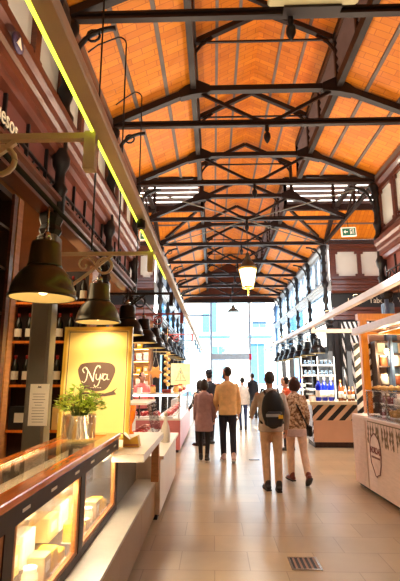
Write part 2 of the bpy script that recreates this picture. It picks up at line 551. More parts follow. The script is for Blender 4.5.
# --- louvered sides of the raised middle
def louver_band(name, p, q, inward, label, gap):
    """vertical louvers from p to q between ZN and ZM; gap>0 lets daylight in"""
    o = struct(name, label=label)
    p, q = Vector(p), Vector(q); d = (q - p).normalized(); i = Vector(inward)
    mb = MB(); n = 5
    H = ZM - ZN
    for k in range(n):
        z = ZN + 0.12 + (H - 0.16) * (k + .5) / n
        hh = (H - .16) / n * (0.6 if gap else 1.15)
        a = p - i * .03 + Vector((0, 0, z)); b = q - i * .03 + Vector((0, 0, z))
        up = Vector((0, 0, hh / 2)); tl = i * -.035
        mb.loft([[a - up + tl, a + up - tl, a + up - tl + i * .008, a - up + tl + i * .008], [b - up + tl, b + up - tl, b + up - tl + i * .008, b - up + tl + i * .008]], False)
    mb.build('louver_slats', 'louver', o)
    mb = MB()
    for z, h in ((ZN + .05, .16), (ZM - .0, .12)):
        mb.bar(p + Vector((0, 0, z)) - Vector((0, 0, p.z)), q + Vector((0, 0, z)) - Vector((0, 0, q.z)), .09, h)
    L = (q - p).length; m = max(1, round(L / 2.07))
    for k in range(m + 1):
        c = p + d * L * k / m
        mb.box(c.x - .035, c.x + .035, c.y - .035, c.y + .035, ZN, ZM)
    mb.each('louver_frame', 'iron', o)
    return o
xa, xb = XC - HN, XC + HN
louver_band('trim_1', (xa, YB, 0), (xa, YV0, 0), (1, 0, 0), 'grey louvers along the left side of the raised roof, near part', 0)
louver_band('trim_2', (xb, YB, 0), (xb, YV0, 0), (-1, 0, 0), 'grey louvers along the right side of the raised roof, near part', 0)
louver_band('trim_3', (xa, YV1, 0), (xa, YE, 0), (1, 0, 0), 'louvers along the left side of the raised roof, far part', 0)
louver_band('trim_4', (xb, YV1, 0), (xb, YE, 0), (-1, 0, 0), 'louvers along the right side of the raised roof, far part', 0)
louver_band('trim_5', (XTL, YV1, 0), (xa, YV1, 0), (0, -1, 0), 'daylit louvers across the left arm of the crossing, far side', 1)
louver_band('trim_6', (xb, YV1, 0), (XTR, YV1, 0), (0, -1, 0), 'daylit louvers across the right arm of the crossing, far side', 1)
louver_band('trim_7', (XTL, YV0, 0), (xa, YV0, 0), (0, 1, 0), 'louvers across the left arm of the crossing, near side', 0)
louver_band('trim_8', (xb, YV0, 0), (XTR, YV0, 0), (0, 1, 0), 'louvers across the right arm of the crossing, near side', 0)

# --- panelled walls above the stalls
def panel_wall(name, loc, rz, L, cuts, label, far=False, zf=(3.33, 3.80), zc=(3.80, 4.33), sign=False, pane='frost', za=3.17):
    """local: x along the wall, room on the -y side"""
    w = struct(name, loc, rz, label)
    top = 5.40
    wood = 'pale_frame' if far else 'wood'  # far woodwork coloured as if paled by daylight
    mb = MB()   # architrave: stepped moulding
    z = za; h = zf[0] - za
    mb.prism([(.10, z), (-.06, z), (-.06, z + h * .3), (-.09, z + h * .38), (-.09, z + h * .7), (-.13, z + h * .8), (-.13, z + h), (.10, z + h)], 'x', 0, L)
    mb.build('architrave', wood, w)
    if far:
        mb = MB(); mb.box(0, L, 0.0, .012, zf[0], zf[1]); mb.build('frieze_glass', 'glass_blue', w)
    else:
        mb = MB(); mb.box(0, L, 0.03, .10, zf[0], zf[1]); mb.build('frieze', 'black' if sign else 'frieze', w)
        if not sign:
            mb = MB(); n = int(L / .42)
            mb.box(0, L, -.0, .03, zf[0] + .22, zf[0] + .24)
            for k in range(n + 1):
                x = L * k / max(1, n)
                mb.box(max(0, x - .012), min(L, x + .012), -.0, .03, zf[0], zf[1])
                if k < n:
                    x2 = L * (k + 1) / n
                    mb.bar((x, .02, zf[0] + .02), (x + (x2 - x) * .4, .02, zf[0] + .2), .02, .02)
                    mb.bar((x2, .02, zf[0] + .02), (x2 - (x2 - x) * .4, .02, zf[0] + .2), .02, .02)
            mb.build('lattice', 'iron_black', w)
    mb = MB()   # cornice with several fillets
    z = zc[0]; h = zc[1] - z
    mb.prism([(.10, z), (-.05, z), (-.07, z + h * .12), (-.11, z + h * .14), (-.11, z + h * .3), (-.14, z + h * .34), (-.14, z + h * .5), (-.18, z + h * .56),
              (-.18, z + h * .72), (-.10, z + h * .78), (-.10, z + h * .88), (-.06, z + h), (.10, z + h)], 'x', 0, L)
    mb.build('cornice', wood, w)
    mb = MB(); mb.prism([(.10, top - .12), (-.04, top - .12), (-.09, top - .06), (-.09, top), (.10, top)], 'x', 0, L); mb.build('eave_board', wood, w)
    zb, zt = zc[1], top - .12
    fr = MB()
    if cuts[0] > .01: fr.box(0, cuts[0], -.03, .06, zb, zt)
    for i in range(len(cuts) - 1):
        a, b = cuts[i], cuts[i + 1]
        st = .03 if far else .055
        fr.box(a, a + st, -.03, .06, zb, zt); fr.box(b - st, b, -.03, .06, zb, zt)
        fr.box(a + st, b - st, -.03, .06, zb, zb + .09); fr.box(a + st, b - st, -.03, .06, zt - .09, zt)
        n = .07
        for cx, cz in ((a + st, zb + .09), (b - st - n, zb + .09), (a + st, zt - .09 - n), (b - st - n, zt - .09 - n)):
            fr.box(cx, cx + n, -.02, .05, cz, cz + n)
        p = MB(); p.box(a + st + .001, b - st - .001, .02, .03, zb + .091, zt - .091)
        p.build('pane', 'glass_blue' if far else pane, w)
    fr.build('window_frame', wood, w)
    return w

def evencuts(L, n): return [L * k / n for k in range(n + 1)]
# left near wall: local x -> +y
Y0 = 0.0
wl = panel_wall('wall_left', (XL - .02, Y0, 0), PI / 2, T0 - Y0, evencuts(T0 - Y0, 12), 'wood panelled wall above the left stalls, white panes and frieze', False)
wr = panel_wall('wall_right', (XR + .02, T0, 0), -PI / 2, T0 - Y0, evencuts(T0 - Y0, 12), 'wood panelled wall above the right stalls, near part')
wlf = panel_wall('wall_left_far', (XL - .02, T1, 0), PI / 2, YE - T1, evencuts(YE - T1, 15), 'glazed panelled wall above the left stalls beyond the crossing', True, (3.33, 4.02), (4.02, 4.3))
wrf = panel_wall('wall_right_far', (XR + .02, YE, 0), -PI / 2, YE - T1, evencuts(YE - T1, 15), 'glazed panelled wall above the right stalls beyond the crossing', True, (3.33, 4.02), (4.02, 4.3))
wcr = panel_wall('wall_right_return', (XR + .12, T1 + .05, 0), 0, 4.1, [.12, .86, 1.56, 2.26, 2.96, 3.66, 4.1], 'wood panelled wall facing the camera at the right of the crossing', False, (3.52, 3.95), (3.95, 4.36), True, za=3.17)
wcl = panel_wall('wall_left_return', (XTL, T1 + .05, 0), 0, XL - .12 - XTL, [.1, .9, 1.7, 2.4, 3.1, 3.8, 4.28], 'red wood panelled wall facing the camera at the left of the crossing', False, (3.62, 4.08), (4.08, 4.36), True, za=3.17)
# lettering on the friezes
M['letter'] = mat('cream lettering', (240, 228, 204), 0.5, 0.0, 0.03)
def lettering(parent, body, size, loc, name='lettering', m='letter', sx=1.0, align='CENTER'):
    return link(name, textmesh(body, size, .004, align, sx), m, parent, loc)
# 'quesos' on the left frieze; local x = y
lettering(wl, 'quesos', .21, (2.97, -.012, 3.575), sx=.75)
lettering(wcr, 'L', .2, (3.93 - XR - .12, .02, 3.73)); lettering(wcr, 'Taberna', .22, (4.83 - XR - .12, .02, 3.73), sx=.93); lettering(wcr, 'V', .22, (5.38 - XR - .12, .02, 3.73))
# round emblem on the cornice at left
mb = MB(); mb.lathe([(.001, 0), (.075, 0), (.075, .02), (.001, .02)], n=20, cap=False)
em = mb.build('emblem', mat('violet enamel', (70, 56, 84), .4), wl, (2.70, -.19, 4.0)); em.rotation_euler = (PI / 2, 0, 0)
mb = MB(); mb.prism([(-.04, -.03), (.04, -.03), (0, .045)], 'z', .02, .026); mb.build('emblem_mark', 'letter', em)

# lower walls: backs of the stalls, ceilings over the stalls, return walls
mb = MB(); mb.box(-3.3, -3.2, YB, T0, 0, 3.17); smesh('wall_left_stall', mb, 'wall_warm', 'warm brown back wall of the left stalls')
mb = MB(); mb.box(-3.2, XL - .11, YB, T0, 3.17, 3.21); smesh('ceiling_left_stall', mb, 'wall_warm', 'low ceiling over the left stalls', 'ceiling')
mb = MB(); mb.box(-3.3, -3.2, T1 + .15, YE, 0, 3.17); smesh('wall_left_far_stall', mb, 'wall_warm', 'back wall of the left stalls beyond the crossing')
mb = MB(); mb.box(XR + 1.7, XR + 1.8, YB, T0, 0, 3.17); smesh('wall_right_stall', mb, 'wall_warm', 'back wall of the right stalls')
mb = MB(); mb.box(XR + .13, XR + 1.7, YB, T0, 3.17, 3.21); smesh('ceiling_right_stall', mb, 'wall_warm', 'low ceiling over the right stalls', 'ceiling')
mb = MB(); mb.box(XL - .02 - 4.38, XL - .12, T1 + .05, T1 + .14, 0, 3.17); smesh('wall_left_return_base', mb, 'wall_warm', 'lower wall of the left stall in the crossing')
mb = MB(); mb.box(XR + .12, XR + 4.22, T1 + .05, T1 + .14, 0, 3.17); smesh('wall_right_return_base', mb, mat('dark stall board', (40, 32, 34), .6), 'dark lower wall of the bar in the crossing')
mb = MB(); mb.box(-3.3, 5.1, YB - .1, YB, 0, 7.6); smesh('wall_back', mb, 'wall_warm', 'wall behind the camera')
for nm, x in (('wall_crossing_left', XTL - .1), ('wall_crossing_right', XTR)):
    mb = MB(); mb.box(x, x + .1, T0 - .1, T1 + .1, 0, 5.4); smesh(nm, mb, 'wall_cream', 'end wall of the cross hall, ' + nm.split('_')[-1])
# sides of the cross hall towards the near stalls
mb = MB(); mb.box(XTL, -3.3, T0 - .1, T0, 0, 5.5); smesh('wall_left_side', mb, 'wall_warm', 'wall of the cross hall left of the stalls')
mb = MB(); mb.box(XR + 1.8, XTR, T0 - .1, T0, 0, 5.5); smesh('wall_right_side', mb, 'wall_warm', 'wall of the cross hall right of the stalls')

# --- glazed end front
front = struct('window_1', (0, YE, 0), 0, 'tall glazed end front of the hall with steel mullions')
mb = MB()
for x in (-.11, 1.91): mb.box(x - .055, x + .055, -.06, .06, 0, 5.42)
mb.each('mullion', 'pale_frame', front)
mb = MB(); mb.box(-.055, 1.855, -.12, .12, 2.42, 2.74); mb.build('transom', 'pale_frame', front)
mb = MB(); mb.box(XL, XR, -.10, .10, 5.42, 5.62); mb.build('head_beam', 'iron', front)
mb = MB(); mb.box(XL, -.17, -.04, .04, 4.72, 4.8); mb.box(1.97, XR, -.04, .04, 4.3, 4.38); mb.each('cross_bar', 'blue_steel', front)
mb = MB()
for a, b, z0, z1 in ((XL, -.17, .02, 4.71), (1.97, XR, .02, 4.29), (-.05, 1.85, 2.75, 5.41)):
    mb.box(a, b, -.006, .006, z0, z1)
mb.each('pane', 'glass_blue', front)
mb = MB(); mb.box(1.84, 1.98, -.1, -.065, 2.42, 2.72); mb.build('red_plate', mat('red plate', (200, 30, 40), .5), front)
mb = MB(); mb.prism([(XL - .25, 5.62), (XR + .25, 5.62), (XC + HN + .2, 6.2), (XC + HN + .2, 7.1), (XC, 7.72), (XC - HN - .2, 7.1), (XC - HN - .2, 6.2)], 'y', YE - .05, YE + .05)
smesh('wall_front', mb, 'wood', 'boarded gable above the glazed end front')

# ================================================================== IRONWORK
def column(k, x, y, side, label, low='iron_black', cat='iron_column'):
    """side: +1 the aisle is on +x"""
    t = thing(cat, label, 'column', (x, y, 0), 0 if side > 0 else PI, 'iron columns along the aisle')
    mb = MB(); mb.box(-.13, .13, -.13, .13, 0, .25, .02); mb.box(-.115, .115, -.115, .115, .25, .34, .02); mb.build('base', 'iron_black', t)
    mb = MB(); mb.box(-.095, .095, -.095, .095, .34, 2.95, .022); mb.build('shaft', low, t)
    mb = MB(); mb.lathe([(.09, 0), (.115, .05), (.095, .1), (.12, .17), (.12, .21)], (0, 0, 2.95), 8, smooth=False); mb.build('capital', 'iron_black', t)
    # ornate upper pilaster: stacked turnings
    prof = [(.07, 3.16), (.09, 3.2), (.09, 3.4), (.12, 3.44), (.07, 3.5), (.07, 3.62), (.12, 3.7), (.13, 3.78), (.08, 3.86), (.07, 4.1), (.12, 4.16), (.14, 4.24), (.08, 4.32), (.07, 4.4),
            (.1, 4.48), (.12, 4.54), (.08, 4.6), (.07, 4.78), (.11, 4.84), (.07, 4.9), (.07, 5.05), (.12, 5.12), (.09, 5.2), (.14, 5.3), (.14, 5.36)]
    mb = MB(); mb.lathe([(r * .72, z) for r, z in prof], (.06, 0, 0), 10); mb.build('upper_pilaster', 'iron_black', t)
    # console: curved bracket towards the aisle
    mb = MB()
    pts = [(.14 + .42 * (1 - math.cos(a)), 0, 4.95 + .36 * math.sin(a)) for a in [PI / 2 * i / 7 for i in range(8)]]
    mb.tube(pts, .028, 6)
    mb.tube([(.32 + .07 * math.cos(a), 0, 5.22 + .07 * math.sin(a)) for a in [2 * PI * i / 10 for i in range(11)]], .014, 5)
    mb.each('console', 'iron_black', t)
    return t
for k in (0, 1, 2):
    column(k, XL, YK[k], 1, ['grey square column behind the nearest hanging lamp, with a menu sheet on it', 'dark iron column behind the gold poster, second on the left', 'dark iron column on the left at the near corner of the crossing'][k], 'steel' if k == 0 else 'iron_black')
mnL = ['dark iron column on the left at the far corner of the crossing', 'first left column beyond the crossing', 'second left column beyond the crossing', 'third left column beyond the crossing', 'fourth left column, last before the glazed end']
mnR = ['dark iron column at the right return wall beside the bar', 'first right column beyond the bar', 'second right column beyond the bar', 'third right column beyond the bar', 'fourth right column, last before the glazed end']
for k in range(4, 9):
    column(k, XL, YK[k], 1, mnL[k - 4]); column(k, XR, YK[k], -1, mnR[k - 4])
column(2, XR, YK[2], -1, 'column with a blue grey shaft at the right near corner of the crossing', 'blue_steel')
for x, lb in ((XL + .02, 'left'), (XR - .02, 'right')):
    t = thing('end_column', 'blue grey slender column at the %s end of the glazed front' % lb, 'column', (x, YE - .2, 0), 0, 'end columns')
    mb = MB(); mb.lathe([(.16, 0), (.16, .1), (.1, .16), (.085, .4), (.075, 4.6), (.14, 4.75), (.1, 4.85), (.16, 5.0), (.16, 5.1), (.08, 5.2), (.08, 5.4)], n=12); mb.build('shaft', 'blue_steel', t)
    mb = MB(); mb.ell((0, 0, 4.3), .17, .17, .12, 10, 6); mb.build('collar', 'blue_steel', t)

def truss(label, loc, rz, half, hn, pend=True, deep=True):
    t = thing('roof_truss', label, 'truss', loc, rz, 'iron roof trusses')
    mb = MB()
    for z in (ZE - .035, ZE + .035):
        mb.bar((-half, 0, z), (half, 0, z), .07, .026)
    mb.bar((-half, 0, ZE), (half, 0, ZE), .016, .06)
    n = int(half * 5)
    mb.build('bottom_chord', 'iron', t)
    mb = MB()
    for s in (-1, 1):
        mb.bar((s * half, 0, ZE + .03), (s * hn, 0, ZN), .10, .10)
    mb.each('rafter', 'iron', t)
    mb = MB(); mb.bar((-hn, 0, ZN), (hn, 0, ZN), .10, .09); mb.build('collar_beam', 'iron', t)
    mb = MB()
    for s in (-1, 1):
        mb.bar((s * hn, 0, ZN), (s * hn, 0, ZM), .07, .07)
    mb.each('post', 'iron', t)
    mb = MB()
    for s in (-1, 1):
        mb.bar((s * (hn + .03), 0, ZM - .02), (0, 0, ZR - .02), .08, .085)
        mb.tube([(s * hn, 0, ZM - .32), (s * (hn - .03), 0, ZM - .18), (s * (hn - .12), 0, ZM - .05), (s * (hn - .3), 0, ZM + .08)], .026, 6)
    mb.each('upper_rafter', 'iron', t)
    mb = MB(); mb.bar((-hn, 0, ZM), (hn, 0, ZM), .03, .03); mb.build('tie_rod', 'iron', t)
    mb = MB()
    for s in (-1, 1):
        mb.bar((s * (hn - .06), 0, ZN - .03), (s * .16, 0, ZE + .06), .04, .05)
    mb.each('brace', 'iron', t)
    g = MB()
    g.prism([(-.26, ZE - .05), (.26, ZE - .05), (.2, ZE + .1), (.06, ZE + .06), (-.06, ZE + .06), (-.2, ZE + .1)], 'y', -.022, .022)
    for s in (-1, 1):
        g.prism([(s * (hn - .26), ZN - .07), (s * (hn - .26), ZN + .05), (s * (hn - .02), ZN + .16), (s * (hn + .06), ZN + .1), (s * (hn + .24), ZN - .06), (s * (hn + .2), ZN - .16), (s * hn, ZN - .11)], 'y', -.06, .06)
    g.each('gusset_plate', 'iron', t)
    if pend:
        mb = MB(); mb.lathe([(.03, 0), (.035, -.07), (.02, -.1), (.05, -.14), (.055, -.2), (.03, -.26), (.01, -.29)], (0, 0, ZE - .05), 10); mb.build('pendant_boss', 'iron_black', t)
    return t
tl = ['iron roof truss nearest the camera, carrying a cream unit', 'second iron roof truss from the camera', 'third iron roof truss, at the near edge of the crossing', 'iron roof truss over the middle of the crossing, the lantern hangs from it',
      'iron roof truss at the far edge of the crossing', 'first iron roof truss beyond the crossing', 'second iron roof truss beyond the crossing', 'third iron roof truss beyond the crossing', 'farthest iron roof truss, near the glazed end']
HS = (XR - XL) / 2 - .02
for k in range(9):
    truss(tl[k], (XC, YK[k], 0), 0, HS, HN)
truss('iron truss spanning the left mouth of the crossing, seen end on', (XL, TC, 0), PI / 2, (T1 - T0) / 2 - .12, HT, False)
truss('iron truss spanning the right mouth of the crossing, the exit sign hangs below it', (XR, TC, 0), PI / 2, (T1 - T0) / 2 - .12, HT, False)
# diagonal tie rods in the crossing
for (x, y, lb) in ((XL, T0, 'near left'), (XR, T0, 'near right'), (XL, T1, 'far left'), (XR, T1, 'far right')):
    mb = MB()
    a = Vector((XC, TC, ZE + .0)); b = Vector((x, y, ZE)); d = (b - a).normalized()
    mb.tube([a + d * .05 - Vector((0, 0, .045)), b - d * .05 - Vector((0, 0, .06))], .014, 6)
    tag(mb.build('tie_rod', 'steel', None), 'thin diagonal roof rod from mid crossing to its %s column' % lb, 'rod', 'diagonal rods of the crossing')
    # valley beam
    mb = MB(); sx = 1 if x > XC else -1; sy = 1 if y > TC else -1
    mb.bar((x - sx * .22, y - sy * .16, ZE + .14), (XC + sx * (HN + .16), TC + sy * (HT + .12), ZN + .02), .06, .08)
    tag(mb.build('valley_beam', 'iron', None), 'iron valley beam of the roof at the %s corner of the crossing' % lb, 'beam', 'valley beams of the crossing')
# eave beams on which rafters rest
for nm, x, ya, yb, lb in (('trim_9', XL, 0, T0, 'left eave beam near'), ('trim_10', XR, 0, T0, 'right eave beam near'), ('trim_11', XL, T1, YE, 'left eave beam far'), ('trim_12', XR, T1, YE, 'right eave beam far')):
    mb = MB(); mb.box(x - .06, x + .06, ya, yb, 5.42, 5.52); smesh(nm, mb, 'rib', lb)
for nm, x0, x1, y, lb in (('trim_13', XTL, XL - .1, T1, 'far left eave beam of the cross hall'), ('trim_14', XR + .1, XTR, T1, 'far right eave beam of the cross hall'), ('trim_15', XTL, XL - .1, T0, 'near left eave beam of the cross hall'), ('trim_16', XR + .1, XTR, T0, 'near right eave beam of the cross hall')):
    mb = MB(); mb.box(x0, x1, y - .06, y + .06, 5.41, 5.53); smesh(nm, mb, 'wood_dark', lb)

# cream unit on the nearest truss
t = thing('air_unit', 'cream boxy unit lying on the nearest roof truss at the top of the picture', 'unit', (1.06, 3.68, 5.37))
mb = MB(); mb.box(-.47, .47, -.3, .2, .03, .38, .02); mb.build('casing', 'unit', t)
mb = MB(); mb.box(-.3, .3, .17, .284, .0, .03); mb.build('mounting_plate', 'iron', t)

# ------------------------------------------------------------------ rails on brackets
def rail(name, label, x, z, y0, y1, m, w, h, side):
    t = thing(name, label, 'rail', (x, y0, z))
    mb = MB(); mb.box(-w / 2, w / 2, 0, y1 - y0, -h / 2, h / 2, .008); mb.build('beam', m, t)
    return t
rl = rail('light_rail', 'pale rail with a yellow light strip running along above the left counters', -.545, 2.81, .6, 20.5, 'rail', .078, .06, 1)
mb = MB(); mb.box(-.05, -.0395, 0.05, 4.6, -.032, .0); mb.build('light_strip', 'led', rl)
rail('light_rail', 'cream rail running along above the right stalls', 2.46, 2.86, 4.7, 20.5, 'rail_right', .10, .11, -1)

def bracket(x, y, side, z, reach, label, m='steel', fancy=True):
    t = thing('bracket_arm', label, 'bracket', (x, y, z), 0 if side > 0 else PI, 'bracket arms carrying the rails')
    mb = MB(); mb.bar((.10, 0, -.09), (reach, 0, -.09), .035, .032); mb.build('arm', m, t)
    mb = MB(); mb.box(reach - .028, reach + .028, -.025, .025, -.27, -.07); mb.build('end_post', m, t)
    mb = MB(); mb.bar((.12, 0, -.5), (.62, 0, -.11), .022, .025); mb.build('brace', m, t)
    if fancy:
        mb = MB()
        mb.tube([(.55 + .075 * math.cos(a), 0, -.21 + .075 * math.sin(a)) for a in [2 * PI * i / 14 for i in range(15)]], .014, 6)
        mb.tube([(.36 + .1 * (1 - i / 12) * math.cos(i * .6), 0, -.2 + .1 * (1 - i / 12) * math.sin(i * .6)) for i in range(12)], .01, 5)
        mb.each('scroll', m, t)
    return t
zb = 2.855
column(-1, XL, 1.93, 1, 'dark iron column nearest the camera on the left')
bracket(XL, 1.93, 1, zb, 1.0, 'pale bracket arm nearest the camera at the upper left', 'rail')
bracket(XL, YK[0], 1, zb, 1.0, 'pale bracket arm above the second hanging lamp', 'rail')
bracket(XL, YK[1], 1, zb, 1.0, 'dark bracket arm above the gold poster', 'iron')
bracket(XL, YK[2], 1, zb, 1.0, 'bracket arm coloured as red lit on the left before the crossing', 'red_lit_arm')
bracket(XL, YK[4], 1, zb, 1.0, 'bracket arm coloured as red lit on the left after the crossing', 'red_lit_arm')
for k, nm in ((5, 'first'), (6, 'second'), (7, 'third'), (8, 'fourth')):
    bracket(XL, YK[k], 1, zb, 1.0, 'bracket arm coloured as blue lit on the left, %s of those near the glazed end' % nm, 'blue_lit_arm')
    bracket(XR, YK[k], -1, zb + .03, .85, 'bracket arm coloured as blue lit on the right, %s of those near the glazed end' % nm, 'blue_lit_arm')
t = thing('cross_rail', 'brown horizontal rail above the striped bar, meeting the cream rail', 'rail', (2.53, 11.2, 2.74))
mb = MB(); mb.box(0, 2.6, -.04, .04, -.05, .05); mb.build('beam', 'brown_arm', t)
mb = MB(); mb.box(.03, .09, -.03, .03, .05, .2); mb.build('hanger', 'brown_arm', t)
# hanging cables / conduits from the left eave
for i, (x, y, x0) in enumerate(((-1.02, 4.45, -1.36), (-1.0, 5.47, -1.25))):
    mb = MB(); pts = [(x0 - .12, y, 5.4), (x0, y, 5.5)] + [(x - .1 + .1 * math.sin(a), y, 5.5 + .1 * math.cos(a)) for a in [PI / 2 * j / 4 for j in range(5)]] + [(x, y, 5.4), (x, y, 2.78)]
    mb.tube(pts, .009, 6)
    tag(mb.build('hanging_conduit', 'iron_black', None), ['thin dark conduit bent over at the roof and hanging down, nearer of two', 'thin dark conduit bent over at the roof and hanging down, farther of two'][i], 'conduit', 'hanging conduits')
mb = MB(); mb.tube([(-1.16, 3.93, 5.7), (-1.16, 3.93, 2.78)], .009, 6)
tag(mb.build('hanging_conduit', 'iron_black', None), 'thin straight dark conduit hanging from the roof to the bracket above the second lamp', 'conduit', 'hanging conduits')

# ------------------------------------------------------------------ pendant lamps
def pendant(loc, label, m, rod, group):
    """origin at the rim centre"""
    t = thing('pendant_lamp', label, 'lamp', loc, 0, group)
    o = [(.228, 0), (.234, .008), (.234, .016), (.224, .02), (.218, .06), (.2, .115), (.17, .17), (.14, .205), (.118, .222)]
    i = [(.112, .21), (.133, .195), (.163, .16), (.193, .105), (.21, .055), (.222, .0)]
    mb = MB(); mb.lathe(o + i, n=32, cap=False, close=True); mb.build('shade', m, t)
    mb = MB(); mb.lathe([(.107, .205), (.128, .19), (.158, .155), (.188, .1), (.205, .05), (.217, .003)], n=32, cap=False); mb.build('shade_lining', 'lamp_in', t)
    mb = MB(); mb.lathe([(.12, .22), (.122, .234), (.116, .24), (.102, .385), (.096, .405), (.05, .415), (.02, .42)], n=24); mb.build('housing', m, t)
    mb = MB(); mb.lathe([(.022, .42), (.032, .43), (.03, .47), (.012, .49)], n=10); mb.build('socket', 'chrome', t)
    mb = MB(); mb.tube([(0, 0, .48), (0, 0, rod)], .008, 6)
    mb.tube([(-.05, 0, .41), (-.08, 0, .44), (-.03, 0, .46), (0, 0, .53)], .006, 5)
    mb.build('hanging_rod', 'chrome' if m == 'lamp' else 'iron_black', t)
    mb = MB(); mb.ell((0, 0, .09), .05, .05, .065, 12, 8); mb.build('bulb', 'bulb', t)
    return t
XLMP = -1.19
l0 = pendant((XLMP, 2.92, 2.13), 'large dark bronze lamp hanging nearest the camera at the left', 'lamp', .68, 'lamps above the left counters')
pnames = ['large dark bronze lamp hanging above the gold poster', 'black lamp just right of the gold poster top, first of the black row', 'second lamp of the black row on the left', 'third lamp of the black row on the left', 'fourth lamp of the black row on the left',
          'fifth lamp of the black row on the left', 'sixth lamp of the black row on the left', 'seventh lamp of the black row on the left', 'eighth and farthest lamp of the black row on the left']
dup(l0, (XLMP, 4.38, 2.14), None, pnames[0])
lb0 = pendant((XLMP, 5.88, 2.15), pnames[1], 'lamp_black', .68, 'lamps above the left counters')
for k in range(7):
    dup(lb0, (XLMP, 7.3 + 1.38 * k, 2.15), None, pnames[2 + k])
for k in range(7):
    dup(lb0, (2.9, 12.15 + 1.22 * k, 2.22), None, '%s black lamp of the row on the right counted from the bar' % ordinal(k), 'lamps above the right counters')
# long pipes the lamps hang from
for x, ya, yb, lb in ((XLMP, 1.2, 17.2, 'left'), (2.9, 11.0, 20.2, 'right')):
    mb = MB(); mb.tube([(x, ya, 2.85 if x < 0 else 2.92), (x, yb, 2.85 if x < 0 else 2.92)], .018, 8)
    tag(mb.build('lamp_pipe', 'iron_black', None), 'thin dark pipe the %s row of lamps hangs from' % lb, 'pipe')

# central lantern
t = thing('hanging_lantern', 'glowing glass street style lantern hanging in the middle of the crossing', 'lantern', (XC, TC, 3.62))
mb = MB(); mb.lathe([(.125, .1), (.205, .5), (.2, .52)], n=6, smooth=False); mb.build('lantern_glass', 'bulb_soft', t)
mb = MB()
for k in range(6):
    a = 2 * PI * k / 6
    mb.bar((.13 * math.cos(a), .13 * math.sin(a), .1), (.212 * math.cos(a), .212 * math.sin(a), .52), .014, .014)
mb.lathe([(.22, .52), (.23, .54), (.22, .57), (.2, .57)], n=6, smooth=False)
mb.build('lantern_frame', 'gold', t)
mb = MB(); mb.lathe([(.22, .57), (.2, .6), (.14, .7), (.08, .78), (.09, .8), (.05, .86), (.05, .92), (.02, .96)], n=12); mb.build('lantern_roof', 'lamp', t)
mb = MB(); mb.lathe([(.14, .06), (.135, .1), (.04, .1)], n=6, smooth=False); mb.lathe([(.005, -.12), (.02, -.06), (.015, 0), (.05, .05), (.05, .06)], n=8); mb.build('lantern_finial', 'gold', t)
mb = MB(); mb.tube([(0, 0, .95), (0, 0, ZE - .35 - 3.62)], .009, 6); mb.build('suspension_rod', 'iron_black', t)
# far lantern
t = thing('hanging_lantern', 'small dark conical lamp hanging before the glazed end front', 'lantern', (.97, YK[8], 4.62))
mb = MB(); mb.lathe([(.3, 0), (.3, .03), (.2, .14), (.09, .2), (.08, .3), (.03, .36)], n=16); mb.build('shade', 'steel', t)
mb = MB(); mb.tube([(0, 0, .36), (0, 0, ZE - .36 - 4.62)], .01, 6); mb.build('suspension_rod', 'iron_black', t)

# exit signs
def exit_sign(loc, label, rot):
    t = thing('exit_sign', label, 'sign', loc, rot, 'exit signs')
    mb = MB(); mb.box(-.185, .185, -.02, .02, -.12, .12, .01); mb.build('casing', 'exit_white', t)
    mb = MB(); mb.box(-.16, .16, -.024, -.0205, -.095, .09); mb.build('green_face', 'green', t)
    mb = MB()
    mb.bar((-.11, -.0255, 0), (-.03, -.0255, 0), .003, .02)
    mb.prism([(-.13, 0), (-.085, .045), (-.085, -.045)], 'y', -.027, -.0245)
    mb.prism([(.03, -.07), (.03, .07), (.12, .07), (.12, -.07), (.11, -.07), (.11, .058), (.04, .058), (.04, -.07)], 'y', -.027, -.0245)
    mb.lathe([(.001, -.0), (.013, 0), (.013, .002), (.001, .002)], (.07, 0, 0), 8, cap=False) if False else None
    mb.bar((.075, -.0255, .005), (.06, -.0255, -.03), .003, .02); mb.bar((.06, -.0255, -.03), (.05, -.0255, -.058), .003, .01); mb.bar((.062, -.0255, -.028), (.085, -.0255, -.052), .003, .01)
    mb.bar((.078, -.0255, .018), (.082, -.0255, .03), .003, .018)
    mb.build('pictogram', 'exit_white', t)
    mb = MB(); mb.tube([(0, 0, .12), (0, 0, .30)], .008, 6); mb.build('hanger', 'iron_black', t)
    return t
exit_sign((3.33, TC - .05, 5.06), 'green exit sign with a left arrow hanging at the right of the crossing', R(2)).rotation_euler[1] = R(-3)
exit_sign((XL - .03, TC - .05, 5.02), 'green exit sign hanging at the left of the crossing behind the rail', 0)

# floodlights added on the two rails to brighten the roof evenly
up = []
for side, x, z, ys in (('left', -.545, 2.841, [1.3, 3.0, 5.0, 7.0, 9.2, 11.2, 13.4, 15.6, 17.8]), ('right', 2.46, 2.916, [5.1, 7.4, 9.3, 11.4, 13.4, 15.6, 17.8])):
    for k, y in enumerate(ys):
        t = thing('added_floodlight', 'small added flood lamp on top of the %s rail, %s from the camera' % (side, ordinal(k)), 'added_floodlight', (x, y, z), 0, 'added floodlights on the rails')
        mb = MB(); mb.box(-.03, .03, -.05, .05, .0, .06, .01); mb.build('housing', 'iron_black', t)
        mb = MB(); mb.box(-.024, .024, -.044, .044, .0601, .064); mb.build('lens', 'bulb', t)
        up.append((x, y, z + .10, side))
# ================================================================== LEFT COUNTERS
YC0, YC1 = 0.9, 4.06
t = thing('counter_base', 'long low beige counter base with a stone ledge under the glass display case', 'counter', (-.67, .5, 0))
mb = MB()
for k in range(5):
    mb.box(-.68, 0, k * .944, k * .944 + .940, .06, .425)
mb.build('front_panel', 'beige', t)
mb = MB(); mb.box(-.64, -.03, 0, 4.72, 0, .06); mb.build('kick_plinth', 'black', t)
mb = MB(); mb.box(-.70, .012, 0, 4.72, .425, .45); mb.build('ledge', 'marble', t)

